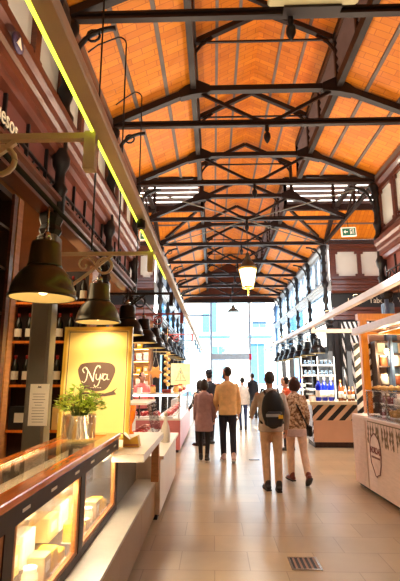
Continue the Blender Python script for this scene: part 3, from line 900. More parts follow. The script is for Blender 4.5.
t = thing('display_case', 'long glass display case of dark wood with an orange wood rim, lit inside', 'display case', (-.86, YC0, .451))
L = YC1 - YC0; H = .64; D = .46
posts = [0, 1.05, 2.1, L]
mb = MB()
mb.box(-D, 0, 0, L, 0, .05)
mb.box(-.05, 0, 0, L, H - .13, H - .04); mb.box(-D, -D + .04, 0, L, H - .13, H - .04)
mb.box(-D + .04, -.05, 0, .04, H - .13, H - .04); mb.box(-D + .04, -.05, L - .04, L, H - .13, H - .04)
for i, p in enumerate(posts):
    a = max(0, p - .045); b = min(L, p + .045)
    mb.box(-.045, 0, a, b, .05, H - .13)
    if i in (0, 3): mb.box(-D, -D + .045, a, b, .05, H - .13)
mb.build('frame', 'wood_dark', t)
mb = MB()
for i in range(3):
    a, b = posts[i] + .046, posts[i + 1] - .046
    if i == 0: a += 0
    mb.box(-.035, -.006, a, a + .035, .05, H - .13); mb.box(-.035, -.006, b - .045, b, .05, H - .13)
    mb.box(-.035, -.006, a + .035, b - .045, .05, .075)
mb.each('inner_jamb', 'wood_tan', t)
mb = MB()
mb.box(-.085, .012, -.012, L + .012, H - .04, H, .006); mb.box(-D - .012, -D + .07, -.012, L + .012, H - .04, H, .006)
mb.box(-D + .07, -.085, -.012, .08, H - .04, H); mb.box(-D + .07, -.085, L - .12, L + .012, H - .04, H)
mb.build('top_rim', 'wood_orange', t)
mb = MB(); mb.box(-D + .07, -.085, .08, L - .12, H - .012, H - .004); mb.build('top_glass', 'glass', t)
for i in range(3):
    a, b = posts[i] + .082, posts[i + 1] - .092
    mb = MB(); mb.box(-.024, -.018, a, b, .076, H - .131); mb.build('front_pane', 'glass', t)
mb = MB(); mb.box(-D + .01, -D + .02, .045, L - .045, .05, H - .13); mb.build('back_panel', 'white', t)
mb = MB(); mb.box(-D + .02, -.20, .05, L - .05, .285, .293); mb.build('glass_shelf', 'glass', t)
mb = MB(); mb.box(-.085, -.06, .06, L - .06, H - .15, H - .135); mb.build('light_strip', glow('warm case light strip', (255, 222, 150), 12), t)
for k, y in enumerate((.35, .82, 1.2, 1.55, 1.95, 2.3, 2.75, 3.0)):
    mb = MB(); mb.box(.0, .003, y - .04, y + .04, H - .092, H - .078); mb.build('price_tag', 'paper', t)
CX, CZ0, CZ1 = -.86, .502, .745

# goods in the case -------------------------------------------------
def cheese_block(label, loc, s, m='cheese', rz=0, group='cheeses in the display case'):
    t = thing('cheese_block', label, 'cheese', loc, rz, group)
    mb = MB(); mb.box(-s[0] / 2, s[0] / 2, -s[1] / 2, s[1] / 2, .006, s[2], .006); mb.build('paste', m, t)
    mb = MB(); mb.box(-s[0] / 2 - .004, s[0] / 2 + .004, -s[1] / 2 - .004, s[1] / 2 + .004, 0, .006); mb.build('tray', 'white_matte', t)
    return t
def cheese_wheel(label, loc, r, h, m='cheese_pale', group='cheeses in the display case'):
    t = thing('cut_cheese', label, 'cheese', loc, random.uniform(0, 3), group)
    n = 20; a0 = .7
    def sector(r, a, b, m_):
        return [(0, 0)] + [(r * math.cos(a + (b - a) * i / m_), r * math.sin(a + (b - a) * i / m_)) for i in range(m_ + 1)]
    mb = MB(); mb.prism(sector(r, a0, 2 * PI, n), 'z', .004, h - .004); mb.build('paste', m, t)
    mb = MB()
    o = sector(r, a0, 2 * PI, n)[1:]; 
    ring = [(p[0] * 1.03, p[1] * 1.03) for p in o] + [(p[0] * 1.001, p[1] * 1.001) for p in reversed(o)]
    mb.prism(ring, 'z', 0, h); mb.build('rind', 'rind', t)
    return t
def jar(label, loc, r, h, body='jar', lid='white_matte', group='jars in the display case', name='jar'):
    t = thing(name, label, 'jar', loc, 0, group)
    mb = MB(); mb.lathe([(r * .85, 0), (r, .01), (r, h * .7), (r * .8, h * .82), (r * .8, h * .86)], n=16); mb.build('body', body, t)
    mb = MB(); mb.lathe([(r * .84, h * .86), (r * .84, h), (r * .7, h + .004)], n=16); mb.build('lid', lid, t)
    return t
def box_pack(label, loc, s, m, rz=0, group='packs in the display case', name='paper_pack'):
    t = thing(name, label, 'pack', loc, rz, group)
    mb = MB(); mb.box(-s[0] / 2, s[0] / 2, -s[1] / 2, s[1] / 2, 0, s[2], .004); mb.build('body', m, t)
    mb = MB(); mb.box(s[0] / 2, s[0] / 2 + .002, -s[1] * .3, s[1] * .3, s[2] * .35, s[2] * .75); mb.build('label', 'label', t)
    return t
pn = ['nearest', 'middle', 'far']
panes = [(.98, 1.86), (2.05, 2.9), (3.1, 3.95)]
for i, (a, b) in enumerate(panes):
    for j in range(7):
        y = a + (b - a) * (j + .5) / 7
        od = ordinal(j)
        x = CX - .11
        q = (i * 5 + j * 3) % 5
        pos = 'on the case floor behind the %s pane, front row, %s from camera' % (pn[i], od)
        if q in (0, 3): cheese_block('yellow cheese block ' + pos, (x, y, CZ0), (.10, .09, .12 if q == 0 else .07), 'cheese')
        elif q == 1: cheese_wheel('pale cut cheese ' + pos, (x, y, CZ0), .055, .07)
        elif q == 2: box_pack('kraft paper pack ' + pos, (x, y, CZ0), (.10, .10, .13), 'cardboard')
        else: jar('cream jar ' + pos, (x, y, CZ0), .042, .11)
    for j in range(6):
        y = a + (b - a) * (j + .5) / 6 + .02
        od = ordinal(j)
        x = CX - .32
        q = (i * 7 + j) % 4
        pos = 'on the glass shelf behind the %s pane, %s from camera' % (pn[i], od)
        if q == 0: cheese_block('yellow cheese block ' + pos, (x, y, CZ1), (.10, .11, .10), 'cheese')
        elif q == 1: cheese_wheel('pale cut cheese ' + pos, (x, y, CZ1), .06, .08)
        elif q == 2: jar('white lidded jar ' + pos, (x, y, CZ1), .045, .13, 'white_matte', 'wood_tan')
        else: box_pack('kraft paper pack ' + pos, (x, y, CZ1), (.09, .11, .12), 'cardboard')
    for j in range(4):
        y = a + (b - a) * (j + .5) / 4
        od = ordinal(j)
        pos = 'on the case floor behind the %s pane, back row, %s from camera' % (pn[i], od)
        box_pack('large white box ' + pos if j % 2 else 'buff box ' + pos, (CX - .32, y, CZ0), (.14, .18, .15 + .03 * (j % 2)), 'white_matte' if j % 2 else 'beige_box')

# potted herb in a glass vase on the case ----------------------------
t = thing('potted_herb', 'bright green leafy herb in a zinc pot inside a glass vase on the display case', 'plant', (-1.10, 3.62, 1.092))
mb = MB(); mb.lathe([(.125, 0), (.135, .02), (.138, .2), (.13, .2), (.127, .02), (.06, .012)], n=28, cap=False); mb.build('glass_vase', 'glass', t)
mb = MB(); mb.lathe([(.085, .014), (.088, .02), (.112, .17), (.116, .19), (.104, .19), (.1, .165), (.002, .16)], n=24, cap=False); mb.build('pot', 'soilpot', t)
rg = random.Random(3)
fo = MB(); st = MB()
for i in range(95):
    a = rg.uniform(0, 2 * PI); rr = math.sqrt(rg.random()) * .2; h = .25 + rg.random() * .19 * (1.2 - rr / .25)
    tip = Vector((rr * math.cos(a), rr * math.sin(a), h))
    base = Vector((.06 * math.cos(a) * rg.random(), .06 * math.sin(a) * rg.random(), .165))
    st.tube([base, base.lerp(tip, .55) + Vector((0, 0, .03)), tip], .0022, 4)
    for q in range(6):
        b = rg.uniform(0, 2 * PI); l = rg.uniform(.03, .055); w = l * .36
        d = Vector((math.cos(b), math.sin(b), rg.uniform(-.2, .7))).normalized()
        s_ = d.cross(Vector((0, 0, 1))).normalized(); up_ = s_.cross(d)
        o = tip - Vector((0, 0, rg.random() * .05))
        fo.add([o, o + d * l * .4 + s_ * w + up_ * .006, o + d * l, o + d * l * .4 - s_ * w + up_ * .006, o + d * l * .45 - up_ * .002],
               [(0, 1, 4), (1, 2, 4), (2, 3, 4), (3, 0, 4)], True)
fo.build('foliage', 'leaf', t); st.build('stem', 'stem', t)

# white counter with the poster on it --------------------------------
t = thing('service_counter', 'white topped service counter at the far end of the display case', 'counter', (-.58, 3.74, 0))
mb = MB(); mb.prism([(-.265, 0), (0, 0), (0, 1.42), (-.85, 1.42), (-.85, .345), (-.265, .345)], 'z', .90, .965); mb.build('top', 'white', t)
mb = MB(); mb.box(-.12, -.04, 1.32, 1.40, .451, .90); mb.build('leg_panel', 'wood_tan', t)
mb = MB(); mb.box(-.33, -.30, .345, 1.40, .451, .90); mb.build('back_panel', 'steel', t)

t = thing('framed_poster', 'gold framed poster with brown oval emblem and cream script lettering', 'poster', (-1.235, 4.56, .967), R(-1))
t.rotation_euler[0] = R(-3)
W, Hh = .74, 1.155
mb = MB()
mb.box(-W / 2, -W / 2 + .035, -.02, .02, 0, Hh); mb.box(W / 2 - .035, W / 2, -.02, .02, 0, Hh)
mb.box(-W / 2 + .035, W / 2 - .035, -.02, .02, 0, .04); mb.box(-W / 2 + .035, W / 2 - .035, -.02, .02, Hh - .035, Hh)
mb.build('frame', 'gold', t)
mb = MB(); mb.box(-W / 2 + .035, W / 2 - .035, -.008, .01, .04, Hh - .035); mb.build('sheet', 'poster', t)
mb = MB()
a, b = -W / 2 + .05, W / 2 - .05
for x0, x1, z0, z1 in ((a, a + .008, .055, Hh - .05), (b - .008, b, .055, Hh - .05), (a + .008, b - .008, .055, .063), (a + .008, b - .008, Hh - .058, Hh - .05)):
    mb.box(x0, x1, -.0095, -.008, z0, z1)
mb.build('inner_border', 'brown_print', t)
mb = MB()   # rounded shield
pts = []
cz = .63
ctrl = [(-.2, .09), (-.15, .135), (0, .145), (.15, .135), (.2, .09), (.19, .0), (.14, -.11), (.08, -.145), (0, -.15), (-.08, -.145), (-.14, -.11), (-.19, 0)]
ctrl = [(-.2, .07), (-.17, .125), (-.08, .145), (.06, .148), (.16, .13), (.2, .075), (.185, -.0), (.13, -.11), (.07, -.148), (-.07, -.148), (-.13, -.11), (-.185, -.0)]
mb = MB()
mb.prism([(-.16, .47), (.1, .455), (.17, .475), (.235, .515), (.2, .475), (.225, .445), (.1, .425), (-.12, .43), (-.17, .41), (-.15, .44)], 'y', -.0105, -.008)
mb.build('ribbon', 'brown_print', t)
# script letters N y a drawn as strokes
mb = MB()
def stroke(pts, r=.0055):
    mb.tube([(x, -.0115, z) for x, z in pts], r, 5, (1, 1))
def sm(pts, n=6):
    out = []
    P = [pts[0]] + list(pts) + [pts[-1]]
    for i in range(1, len(P) - 2):
        for k in range(n):
            u = k / n
            p0, p1, p2, p3 = P[i - 1], P[i], P[i + 1], P[i + 2]
            out.append(tuple(.5 * (2 * p1[d] + (p2[d] - p0[d]) * u + (2 * p0[d] - 5 * p1[d] + 4 * p2[d] - p3[d]) * u * u + (3 * p1[d] - p0[d] - 3 * p2[d] + p3[d]) * u ** 3) for d in (0, 1)))
    return out + [pts[-1]]
em_ = MB(); em_.prism([(x, cz + z) for x, z in sm(ctrl + [ctrl[0]], 4)[:-1]], 'y', -.0105, -.008); em_.build('emblem', 'brown_print', t)
stroke(sm([(-.13, .665), (-.15, .70), (-.12, .725), (-.095, .69), (-.105, .60), (-.13, .565), (-.15, .58)]), .005)
stroke(sm([(-.115, .715), (-.085, .68), (-.03, .575)]), .0075)
stroke(sm([(-.03, .575), (-.025, .66), (.0, .73), (.03, .735), (.035, .715)]), .005)
stroke(sm([(.0, .655), (.0, .61), (.02, .595), (.04, .62), (.045, .655), (.04, .59), (.02, .535), (-.01, .525), (-.015, .545)]), .0055)
stroke(sm([(.045, .655), (.06, .6), (.07, .66)]), .004)
stroke(sm([(.115, .645), (.085, .65), (.07, .615), (.085, .59), (.11, .61), (.118, .65), (.118, .6), (.14, .6)]), .0055)
for x in (-.05, -.025, .0, .025, .05): stroke([(x - .008, .525 - .012), (x + .008, .525 - .012)], .003)
mb.build('script_lettering', 'cream_print', t)
t2 = thing('poster_stand', 'small gold wedge stand at the right foot of the gold poster', 'stand', (-.745, 4.12, .967))
mb = MB(); mb.prism([(-.08, 0), (.07, 0), (.05, .1), (-.02, .07), (-.08, .12)], 'y', -.05, .05); mb.build('wedge', 'gold', t2)
mb = MB(); mb.box(-.07, .06, -.054, -.05, .01, .03); mb.build('edge_strip', 'wood_tan', t2)
t = thing('amber_vase', 'amber glass cup standing at the right edge of the gold poster', 'vase', (-.93, 5.0, .967))
t.scale = (.8, .8, .85)
mb = MB(); mb.lathe([(.045, 0), (.05, .01), (.02, .04), (.018, .12), (.03, .14)], n=16); mb.build('foot', 'orange_glass', t)
mb = MB(); mb.lathe([(.03, .14), (.055, .2), (.075, .36), (.068, .36), (.05, .21), (.02, .16)], n=16, cap=False); mb.build('bowl', 'orange_glass', t)

# low white counter and things on it
t = thing('low_counter', 'low white counter beyond the service counter on the left', 'counter', (-.6, 5.24, 0))
mb = MB(); mb.box(-.8, -.02, 0.01, 2.1, .06, .655); mb.build('body', 'white', t)
mb = MB(); mb.box(-.8, .02, 0, 2.12, .655, .69); mb.build('top', 'white', t)
mb = MB(); mb.box(-.75, -.05, .03, 2.08, 0, .06); mb.build('kick_plinth', 'black', t)
t = thing('paper_cone_stand', 'white bottle shaped figure standing on the low white counter', 'figure', (-.68, 6.3, .692))
mb = MB(); mb.lathe([(.06, 0), (.065, .01), (.07, .12), (.05, .22), (.025, .28), (.03, .33), (.02, .36)], n=16); mb.build('body', 'white_matte', t)
mb = MB(); mb.lathe([(.03, .36), (.02, .4), (.01, .41)], n=12); mb.build('stopper', 'white_matte', t)
t = thing('display_cooler', 'white glazed display cooler with red meat trays on the low counter', 'cooler', (-.86, 6.35, .692))
mb = MB(); mb.box(-.45, 0, -.02, .95, 0, .06); mb.box(-.45, -.42, -.02, .95, .06, .5); mb.box(-.45, -.1, -.02, .95, .5, .53); mb.build('body', 'white', t)
mb = MB(); mb.prism([(-.001, .06), (.004, .06), (-.096, .5), (-.101, .5)], 'y', -.02, .95); mb.build('front_pane', 'glass', t)
for j in range(4):
    tr = thing('meat_tray', 'tray of red cured meat in the white cooler, %s from the camera' % ordinal(j), 'meat tray', (-1.08, 6.44 + .23 * j, .754), 0, 'meat trays in the white cooler')
    mb = MB(); mb.box(-.12, .12, -.09, .09, 0, .02); mb.build('tray', 'white_matte', tr)
    mb = MB(); mb.ell((0, 0, .05), .1, .075, .04, 12, 8); mb.build('meat', 'meat', tr)

# tall cabinet of jars at the left picture edge -----------------------
t = thing('jar_cabinet', 'tall dark wood cabinet of open shelves at the left edge behind the display case', 'cabinet', (-1.68, 2.1, 0))
mb = MB()
mb.box(-.42, 0, 0, .05, 0, 3.1); mb.box(-.42, 0, 1.26, 1.31, 0, 3.1); mb.box(-.42, 0, .05, 1.26, 3.05, 3.1); mb.box(-.42, 0, .05, 1.26, 0, .08)
mb.box(-.42, 0, .5, .53, .08, 3.05)
mb.build('carcass', 'wood_dark', t)
mb = MB(); mb.box(-.44, -.42, 0, 1.31, 0, 3.1); mb.build('back_panel', 'wood_dark', t)
shz = [.6, 1.0, 1.36, 1.72, 2.08, 2.44, 2.78]
for z in shz:
    mb = MB(); mb.box(-.42, -.004, .05, .5, z, z + .022); mb.box(-.42, -.004, .53, 1.26, z, z + .022); mb.each('shelf', 'wood_dark', t)
mb = MB(); mb.box(0, .025, 1.24, 1.30, 0, 3.1); mb.box(0, .025, 0, .06, 0, 3.1); mb.each('front_stile', 'wood', t)
mb = MB(); mb.box(-.03, .03, 1.312, 1.40, 0, 3.1); mb.build('side_post', 'wood_tan', t)
for a, z in enumerate(shz[1:]):
    for b, y in enumerate((2.72, 2.98, 3.22)):
        if (a + b) % 3 == 2 and a < 4: continue
        jar('cream jar in the jar cabinet, shelf %s up, %s from the camera' % (ordinal(a + 1), ordinal(b)), (-1.86 + .02 * b, y, z + .023), .07, .2, 'jar', 'jar', 'jars in the jar cabinet')

# wine shelving behind the grey column --------------------------------
t = thing('wine_shelf', 'wooden bottle shelving behind the grey column and the gold poster', 'shelving', (-3.1, 5.3, 0))
mb = MB(); mb.box(0, 1.6, .16, .2, 0, 2.95); mb.build('back_panel', 'wood_dark', t)
mb = MB()
for x in (0, .52, 1.04, 1.56): mb.box(x, x + .04, -.12, .16, 0, 2.95)
mb.each('upright', 'wood_tan', t)
wz = [.5, .98, 1.5, 2.02, 2.5]
for z in wz:
    mb = MB()
    for x in (.04, .56, 1.08): mb.box(x, x + .48, -.12, .16, z - .03, z)
    mb.each('shelf', 'wood_orange', t)
def bottle(label, loc, group, m='bottle', s=1.0, cap='foil', rz=0, name='wine_bottle'):
    t = thing(name, label, 'bottle', loc, rz, group)
    mb = MB(); mb.lathe([(.036 * s, 0), (.039 * s, .006 * s), (.039 * s, .19 * s), (.03 * s, .225 * s), (.015 * s, .25 * s), (.014 * s, .29 * s)], n=14); mb.build('body', m, t)
    mb = MB(); mb.lathe([(.0155 * s, .27 * s), (.0155 * s, .31 * s), (.012 * s, .313 * s)], n=12); mb.build('cap', cap, t)
    mb = MB(); mb.lathe([(.0395 * s, .05 * s), (.0395 * s, .14 * s)], n=14, cap=False); mb.build('label', 'label', t)
    return t
b0 = None
for a, z in enumerate(wz[2:]):
    for b in range(9):
        x = -3.1 + .04 + .52 * (b // 3) + .10 + .14 * (b % 3)
        lb = 'dark wine bottle on the bottle shelving, %s shelf, %s from the left' % (('lower', 'middle', 'upper')[a], ordinal(b))
        if b0 is None: b0 = bottle(lb, (x, 5.3, z + .001), 'bottles on the wine shelving', s=1.12)
        else: dup(b0, (x, 5.3, z + .001), None, lb)
for j, (x, z, m, lb) in enumerate(((-2.30, .981, 'black', 'black box with a pale label on the lowest visible wine shelf'), (-1.78, .981, 'beige_box', 'buff box on the lowest visible wine shelf'), (-2.82, .981, 'red_box', 'red box at the left of the lowest visible wine shelf'))):
    tb = thing('gift_box', lb, 'box', (x, 5.3, z), 0, 'boxes on the wine shelving')
    mb = MB(); mb.box(-.13, .13, -.09, .09, 0, .26, .004); mb.build('body', m, tb)
    mb = MB(); mb.box(-.06, .06, -.093, -.09, .08, .19); mb.build('label', 'label', tb)
# menu sheet on the grey column
t = thing('menu_sheet', 'white menu sheet with grey lines fixed to the grey square column', 'menu', (-1.555, YK[0] - .104, 1.17))
mb = MB(); mb.box(-.085, .085, 0, .004, 0, .36); mb.build('sheet', 'paper', t)
mb = MB()
rg = random.Random(5)
for k in range(11):
    w = rg.uniform(.03, .06)
    mb.box(-w, w, -.001, 0, .03 + k * .024, .034 + k * .024)
mb.prism([(-.02, .325), (.02, .325), (.012, .335), (.016, .345), (0, .338), (-.016, .345), (-.012, .335)], 'y', -.001, 0)
mb.build('printed_lines', 'ink', t)

# ================================================================== DELI STALL IN THE LEFT OF THE CROSSING
t = thing('deli_counter', 'pink L shaped deli counter with glass display of cured meat', 'counter', (-.72, 9.6, 0))
mb = MB(); mb.box(-1.75, 0, 0, .55, .06, .66); mb.box(-.55, 0, .55, 3.9, .06, .66); mb.build('body', 'pink', t)
mb = MB(); mb.box(-1.7, -.04, .04, .5, 0, .06); mb.box(-.5, -.04, .5, 3.85, 0, .06); mb.build('kick_plinth', 'wood_dark', t)
mb = MB(); mb.prism([(-1.75, 0), (0, 0), (0, 3.9), (-.55, 3.9), (-.55, .55), (-1.75, .55)], 'z', .66, .70); mb.build('deck', 'white', t)
mb = MB(); mb.prism([(-1.75, -.02), (.02, -.02), (.02, 3.9), (-.5, 3.9), (-.5, .5), (-1.75, .5)], 'z', 1.20, 1.225); mb.build('top_shelf', 'white', t)
mb = MB(); mb.box(-1.75, 0, 0, .006, .70, 1.20); mb.box(-.006, 0, .006, 3.9, .70, 1.20); mb.build('glass_front', 'glass', t)
mb = MB()
for x, y in ((-.03, .02), (-.03, 1.3), (-.03, 2.6), (-.03, 3.86), (-.9, .02), (-1.72, .02)): mb.box(x - .012, x + .012, y - .005, y + .019, .70, 1.20)
mb.each('glass_post', 'chrome', t)
mb = MB(); mb.box(-1.7, -.06, .08, .1, 1.17, 1.2); mb.box(-.1, -.08, .1, 3.8, 1.17, 1.2); mb.build('light_strip', glow('cool white case light', (255, 244, 236), 8), t)
n = 0
for row, (xs, ys, zz) in enumerate(((([-2.3 + .26 * i for i in range(6)]), [9.85] * 6, .701), ([-1.0] * 8, [10.35 + .4 * i for i in range(8)], .701))):
    for i, (x, y) in enumerate(zip(xs, ys)):
        side = 'front run facing the camera' if row == 0 else 'side run along the aisle'
        tr = thing('meat_tray', 'meat tray in the pink deli counter, %s, %s from %s' % (('front run', 'aisle run')[row], ordinal(i), 'left' if row == 0 else 'its near end'), 'meat tray', (x, y, zz), 0, 'meat trays in the deli counter')
        mb = MB(); mb.box(-.11, .11, -.14, .14, 0, .025); mb.build('tray', 'white_matte', tr)
        mb = MB()
        if i % 2: mb.limb([(-.05, 0, .08), (.05, .03, .09)], [.06, .05], 10)
        else: mb.ell((0, 0, .085), .095, .12, .06, 12, 8)
        mb.build('meat', 'meat', tr)
    for i in range(5 if row == 0 else 7):
        x, y = ((-2.25 + .3 * i, 9.8) if row == 0 else (-.86, 10.1 + .44 * i))
        z = 1.227
        if i % 3 == 0:
            jar('pale jar on top of the pink deli counter, %s run, %s along' % ('front' if row == 0 else 'side', ordinal(i)), (x, y, z), .06, .17, 'garlic', 'red_box', 'jars on the deli counter')
        elif i % 3 == 1:
            tr = thing('salami', 'red salami log lying on top of the pink deli counter, %s run, %s along' % ('front' if row == 0 else 'side', ordinal(i)), 'salami', (x, y, z), random.uniform(-.4, .4), 'salami on the deli counter')
            mb = MB(); mb.limb([(-.08, 0, .042), (.08, 0, .042)], [.04, .04], 12); mb.build('sausage', 'meat_dark', tr)
            mb = MB(); mb.tube([(-.12, 0, .042), (-.15, 0, .02)], .006, 5); mb.build('string', 'paper', tr)
        else:
            box_pack('white ticket box on top of the pink deli counter, %s run, %s along' % ('front' if row == 0 else 'side', ordinal(i)), (x, y, z), (.1, .14, .12), 'white_matte', 0, 'packs on the deli counter')
# hams hanging? -> carved plaque and straw braid
t = thing('wooden_plaque', 'star shaped tan wooden plaque hanging on cords over the deli counter', 'plaque', (-1.21, 9.12, 1.56))
mb = MB(); mb.prism([((.115 + .022 * math.cos(6 * a)) * math.cos(a), .115 + (.115 + .022 * math.cos(6 * a)) * math.sin(a)) for a in [2 * PI * i / 48 for i in range(48)]], 'y', -.012, .012); mb.build('board', 'wood_tan', t)
mb = MB(); mb.tube([(-.07, 0, .21), (0, 0, .5), (.07, 0, .21)], .005, 5); mb.tube([(0, 0, .5), (.02, 0, 1.27)], .005, 5); mb.build('cord', 'paper', t)
t = thing('garlic_braid', 'long pale straw braid hanging on the left beyond the wooden plaque', 'braid', (-1.16, 10.9, 1.35))
mb = MB()
for k in range(12):
    mb.ell((.03 * (-1) ** k, 0, .05 + .075 * k), .055, .05, .05, 10, 6)
mb.build('bulb_string', 'garlic', t)
mb = MB(); mb.tube([(0, 0, .9), (0, 0, 1.48)], .006, 5); mb.build('cord', 'garlic', t)
t = thing('hanging_poster', 'pale green poster with a line drawn triangle hanging above the deli counter end', 'poster', (-.9, 12.0, 1.36))
mb = MB(); mb.box(-.27, .27, -.006, .006, 0, .58); mb.build('sheet', mat('pale green paper', (206, 210, 158), .7), t)
mb = MB()
for p, q in (((-.13, .12), (0, .46)), ((.13, .12), (0, .46)), ((-.15, .12), (.15, .12)), ((-.08, .17), (.0, .38)), ((.08, .17), (0, .38)), ((0, .14), (0, .4))):
    mb.bar((p[0], -.008, p[1]), (q[0], -.008, q[1]), .004, .014)
mb.build('line_drawing', 'ink', t)
mb = MB(); mb.tube([(-.2, 0, .58), (-.2, 0, 1.49)], .004, 4); mb.tube([(.2, 0, .58), (.2, 0, 1.49)], .004, 4); mb.each('cord', 'ink', t)

# lit shelves against the left return wall
t = thing('stall_shelf', 'brightly lit cream shelving full of packs behind the deli vendor', 'shelving', (-3.1, 12.1, 0))
mb = MB(); mb.box(0, 1.35, .16, .2, 0, 2.9); mb.build('back_panel', 'wall_cream', t)
mb = MB()
for x in (0, .66, 1.31): mb.box(x, x + .04, -.15, .16, 0, 2.9)
mb.each('upright', 'wood_tan', t)
sz = [.9, 1.3, 1.68, 2.02, 2.36, 2.68]
for z in sz:
    mb = MB()
    for x in (.04, .70): mb.box(x, x + (.62 if x < .5 else .61), -.15, .16, z - .03, z)
    mb.each('shelf', 'wood_tan', t)
mb = MB()
for z in sz: mb.box(.05, .65, -.13, -.11, z - .042, z - .031); mb.box(.71, 1.3, -.13, -.11, z - .042, z - .031)
mb.each('light_strip', glow('warm shelf light', (255, 206, 120), 9), t)
cols = ['beige_box', 'white_matte', 'cheese', 'red_box', 'garlic', 'paper']
for a, z in enumerate(sz[:-1]):
    for b in range(6):
        x = -3.1 + .17 + b * .2 + (.06 if b > 2 else 0)
        c = cols[(a * 3 + b * 2) % 6]
        w = {'beige_box': 'buff', 'white_matte': 'white', 'cheese': 'yellow', 'red_box': 'red', 'garlic': 'straw coloured', 'paper': 'pale paper'}[c]
        tb = thing('pack', '%s pack on the lit cream shelving, %s shelf up, %s from left' % (w, ordinal(a), ordinal(b)), 'pack', (x, 12.1, z + .001), 0, 'packs on the lit shelving')
        h = .16 + .07 * ((a + b) % 3) / 2
        mb = MB(); mb.box(-.07, .07, -.08, .08, 0, h, .004); mb.build('body', c, tb)
        mb = MB(); mb.box(-.04, .04, -.083, -.08, h * .3, h * .7); mb.build('label', 'label', tb)

# far left counters
for k, (ya, yb) in enumerate(((14.0, 16.2), (16.6, 18.8))):
    t = thing('glass_counter', 'white counter with a glass case on the far left, %s beyond the deli counter' % ordinal(k), 'counter', (-.75, ya, 0), 0, 'far left counters')
    L = yb - ya
    mb = MB(); mb.box(-.6, 0, 0, L, 0, .85); mb.build('body', 'white', t)
    mb = MB(); mb.box(-.6, .02, 0, L, 1.2, 1.23); mb.build('top', 'white', t)
    mb = MB(); mb.box(-.58, -.02, .006, .014, .85, 1.2); mb.box(-.014, -.006, .006, L - .006, .85, 1.2); mb.build('glass_front', 'glass', t)
    for j in range(4):
        tr = thing('food_tray', 'tray in the far left %s glass counter, %s from the camera' % (ordinal(k), ordinal(j)), 'tray', (-1.05, ya + .3 + .5 * j, .851), 0, 'trays in the far left counters')
        mb = MB(); mb.box(-.15, .15, -.18, .18, 0, .03); mb.build('tray', 'white_matte', tr)
        mb = MB(); mb.ell((0, 0, .08), .13, .15, .06, 10, 6); mb.build('food', 'pastry', tr)

# ================================================================== RIGHT STALL
t = thing('pastry_counter', 'pale pink counter with leaf print and hexagon logo at the right edge', 'counter', (2.15, 7.0, 0), R(-1.2))
t.rotation_euler[2] = R(3.2)
CW = .8
mb = MB(); mb.box(0, CW, -3.4, -.5, .05, .985); mb.build('front_panel', 'pale_pink', t)
mb = MB(); mb.box(.0, CW, -.49, 0, .05, 1.03)
for k in range(9): mb.box(-.012, 0, -.485 + k * .054, -.485 + k * .054 + .034, .06, 1.0)
mb.build('slatted_end', 'pale_pink', t)
mb = MB(); mb.box(.05, CW, -3.38, -.02, 0, .05); mb.build('kick_plinth', 'black', t)
mb = MB(); mb.box(-.03, CW, -3.4, -.5, .986, 1.02); mb.build('counter_edge', 'pale_pink', t)
mb = MB()   # leaf print hanging from the top edge
rg = random.Random(11)
y = -.58
while y > -3.3:
    for r in range(3):
        yy = y + rg.uniform(-.03, .03); z = .93 - r * .085; l = .12 - r * .015; w = .028
        if r == 2 and rg.random() < .4: continue
        mb.prism([(yy, z), (yy - w, z - l * .45), (yy, z - l), (yy + w, z - l * .45)], 'x', -.0025, 0)
    mb.box(-.002, 0, y - .003, y + .003, .68, .985)
    y -= .085
mb.box(-.002, 0, -3.35, -.56, .965, .985)
mb.build('leaf_print', 'leaf_print', t)
yc = -.78; hx = []
for dy, dz in ((.0, .30), (.06, .27), (.12, .23), (.16, .15), (.17, .02), (.15, -.1), (.10, -.16), (.04, -.25), (-.0, -.265), (-.04, -.235), (-.10, -.22), (-.15, -.1), (-.17, .02), (-.16, .15), (-.12, .23), (-.06, .27)):
    hx.append((yc + dy, .53 + dz))
mb = MB(); mb.prism(hx, 'x', -.004, 0); mb.build('logo_plate', mat('pink white plate', (244, 222, 214), .5), t)
mb = MB(); mb.tube([(-.005, y, z) for y, z in hx + [hx[0]]], .006, 5); mb.build('logo_outline', 'pink_print', t)
tm = textmesh('NORDAL', .105, .001, bold=.004); lo = link('logo_lettering', tm, 'pink_print', t, (-.0055, yc, .60)); lo.rotation_euler[2] = -PI / 2; lo.scale = (.74, 1, 1.1)
mb = MB()
for k in range(12):
    mb.box(-.006, -.004, yc - .13 + k * .0225, yc - .13 + k * .0225 + .014, .50, .525)
mb.build('small_print', 'pink_print', t)
# glass display on it
mx = Matrix.Rotation(R(3.2), 4, 'Z'); og = Vector((2.15, 7.0, 0))
def st(p): return tuple(mx @ Vector(p) + og)
t = thing('glass_showcase', 'glass showcase with brown cakes on the pale pink counter', 'showcase', st((.02, -.55, 1.022)), R(3.2))
Ls = 2.8; hs = .36
mb = MB(); mb.box(0, .62, -Ls, 0, 0, .03); mb.build('base', 'chrome', t)
mb = MB(); mb.box(0, .006, -Ls, 0, .03, hs); mb.box(.006, .62, -.006, 0, .03, hs); mb.box(0, .62, -Ls, 0, hs, hs + .008); mb.build('glass', 'glass', t)
mb = MB()
for y in (-.012, -.62, -1.24, -1.86, -2.48): mb.box(-.004, .012, y - .012, y + .012, .03, hs)
mb.box(-.004, .012, -Ls, 0, hs + .008, hs + .02)
mb.each('glass_post', 'chrome', t)
mb = MB(); mb.box(.03, .6, -Ls + .02, -.02, .18, .186); mb.build('glass_shelf', 'glass', t)
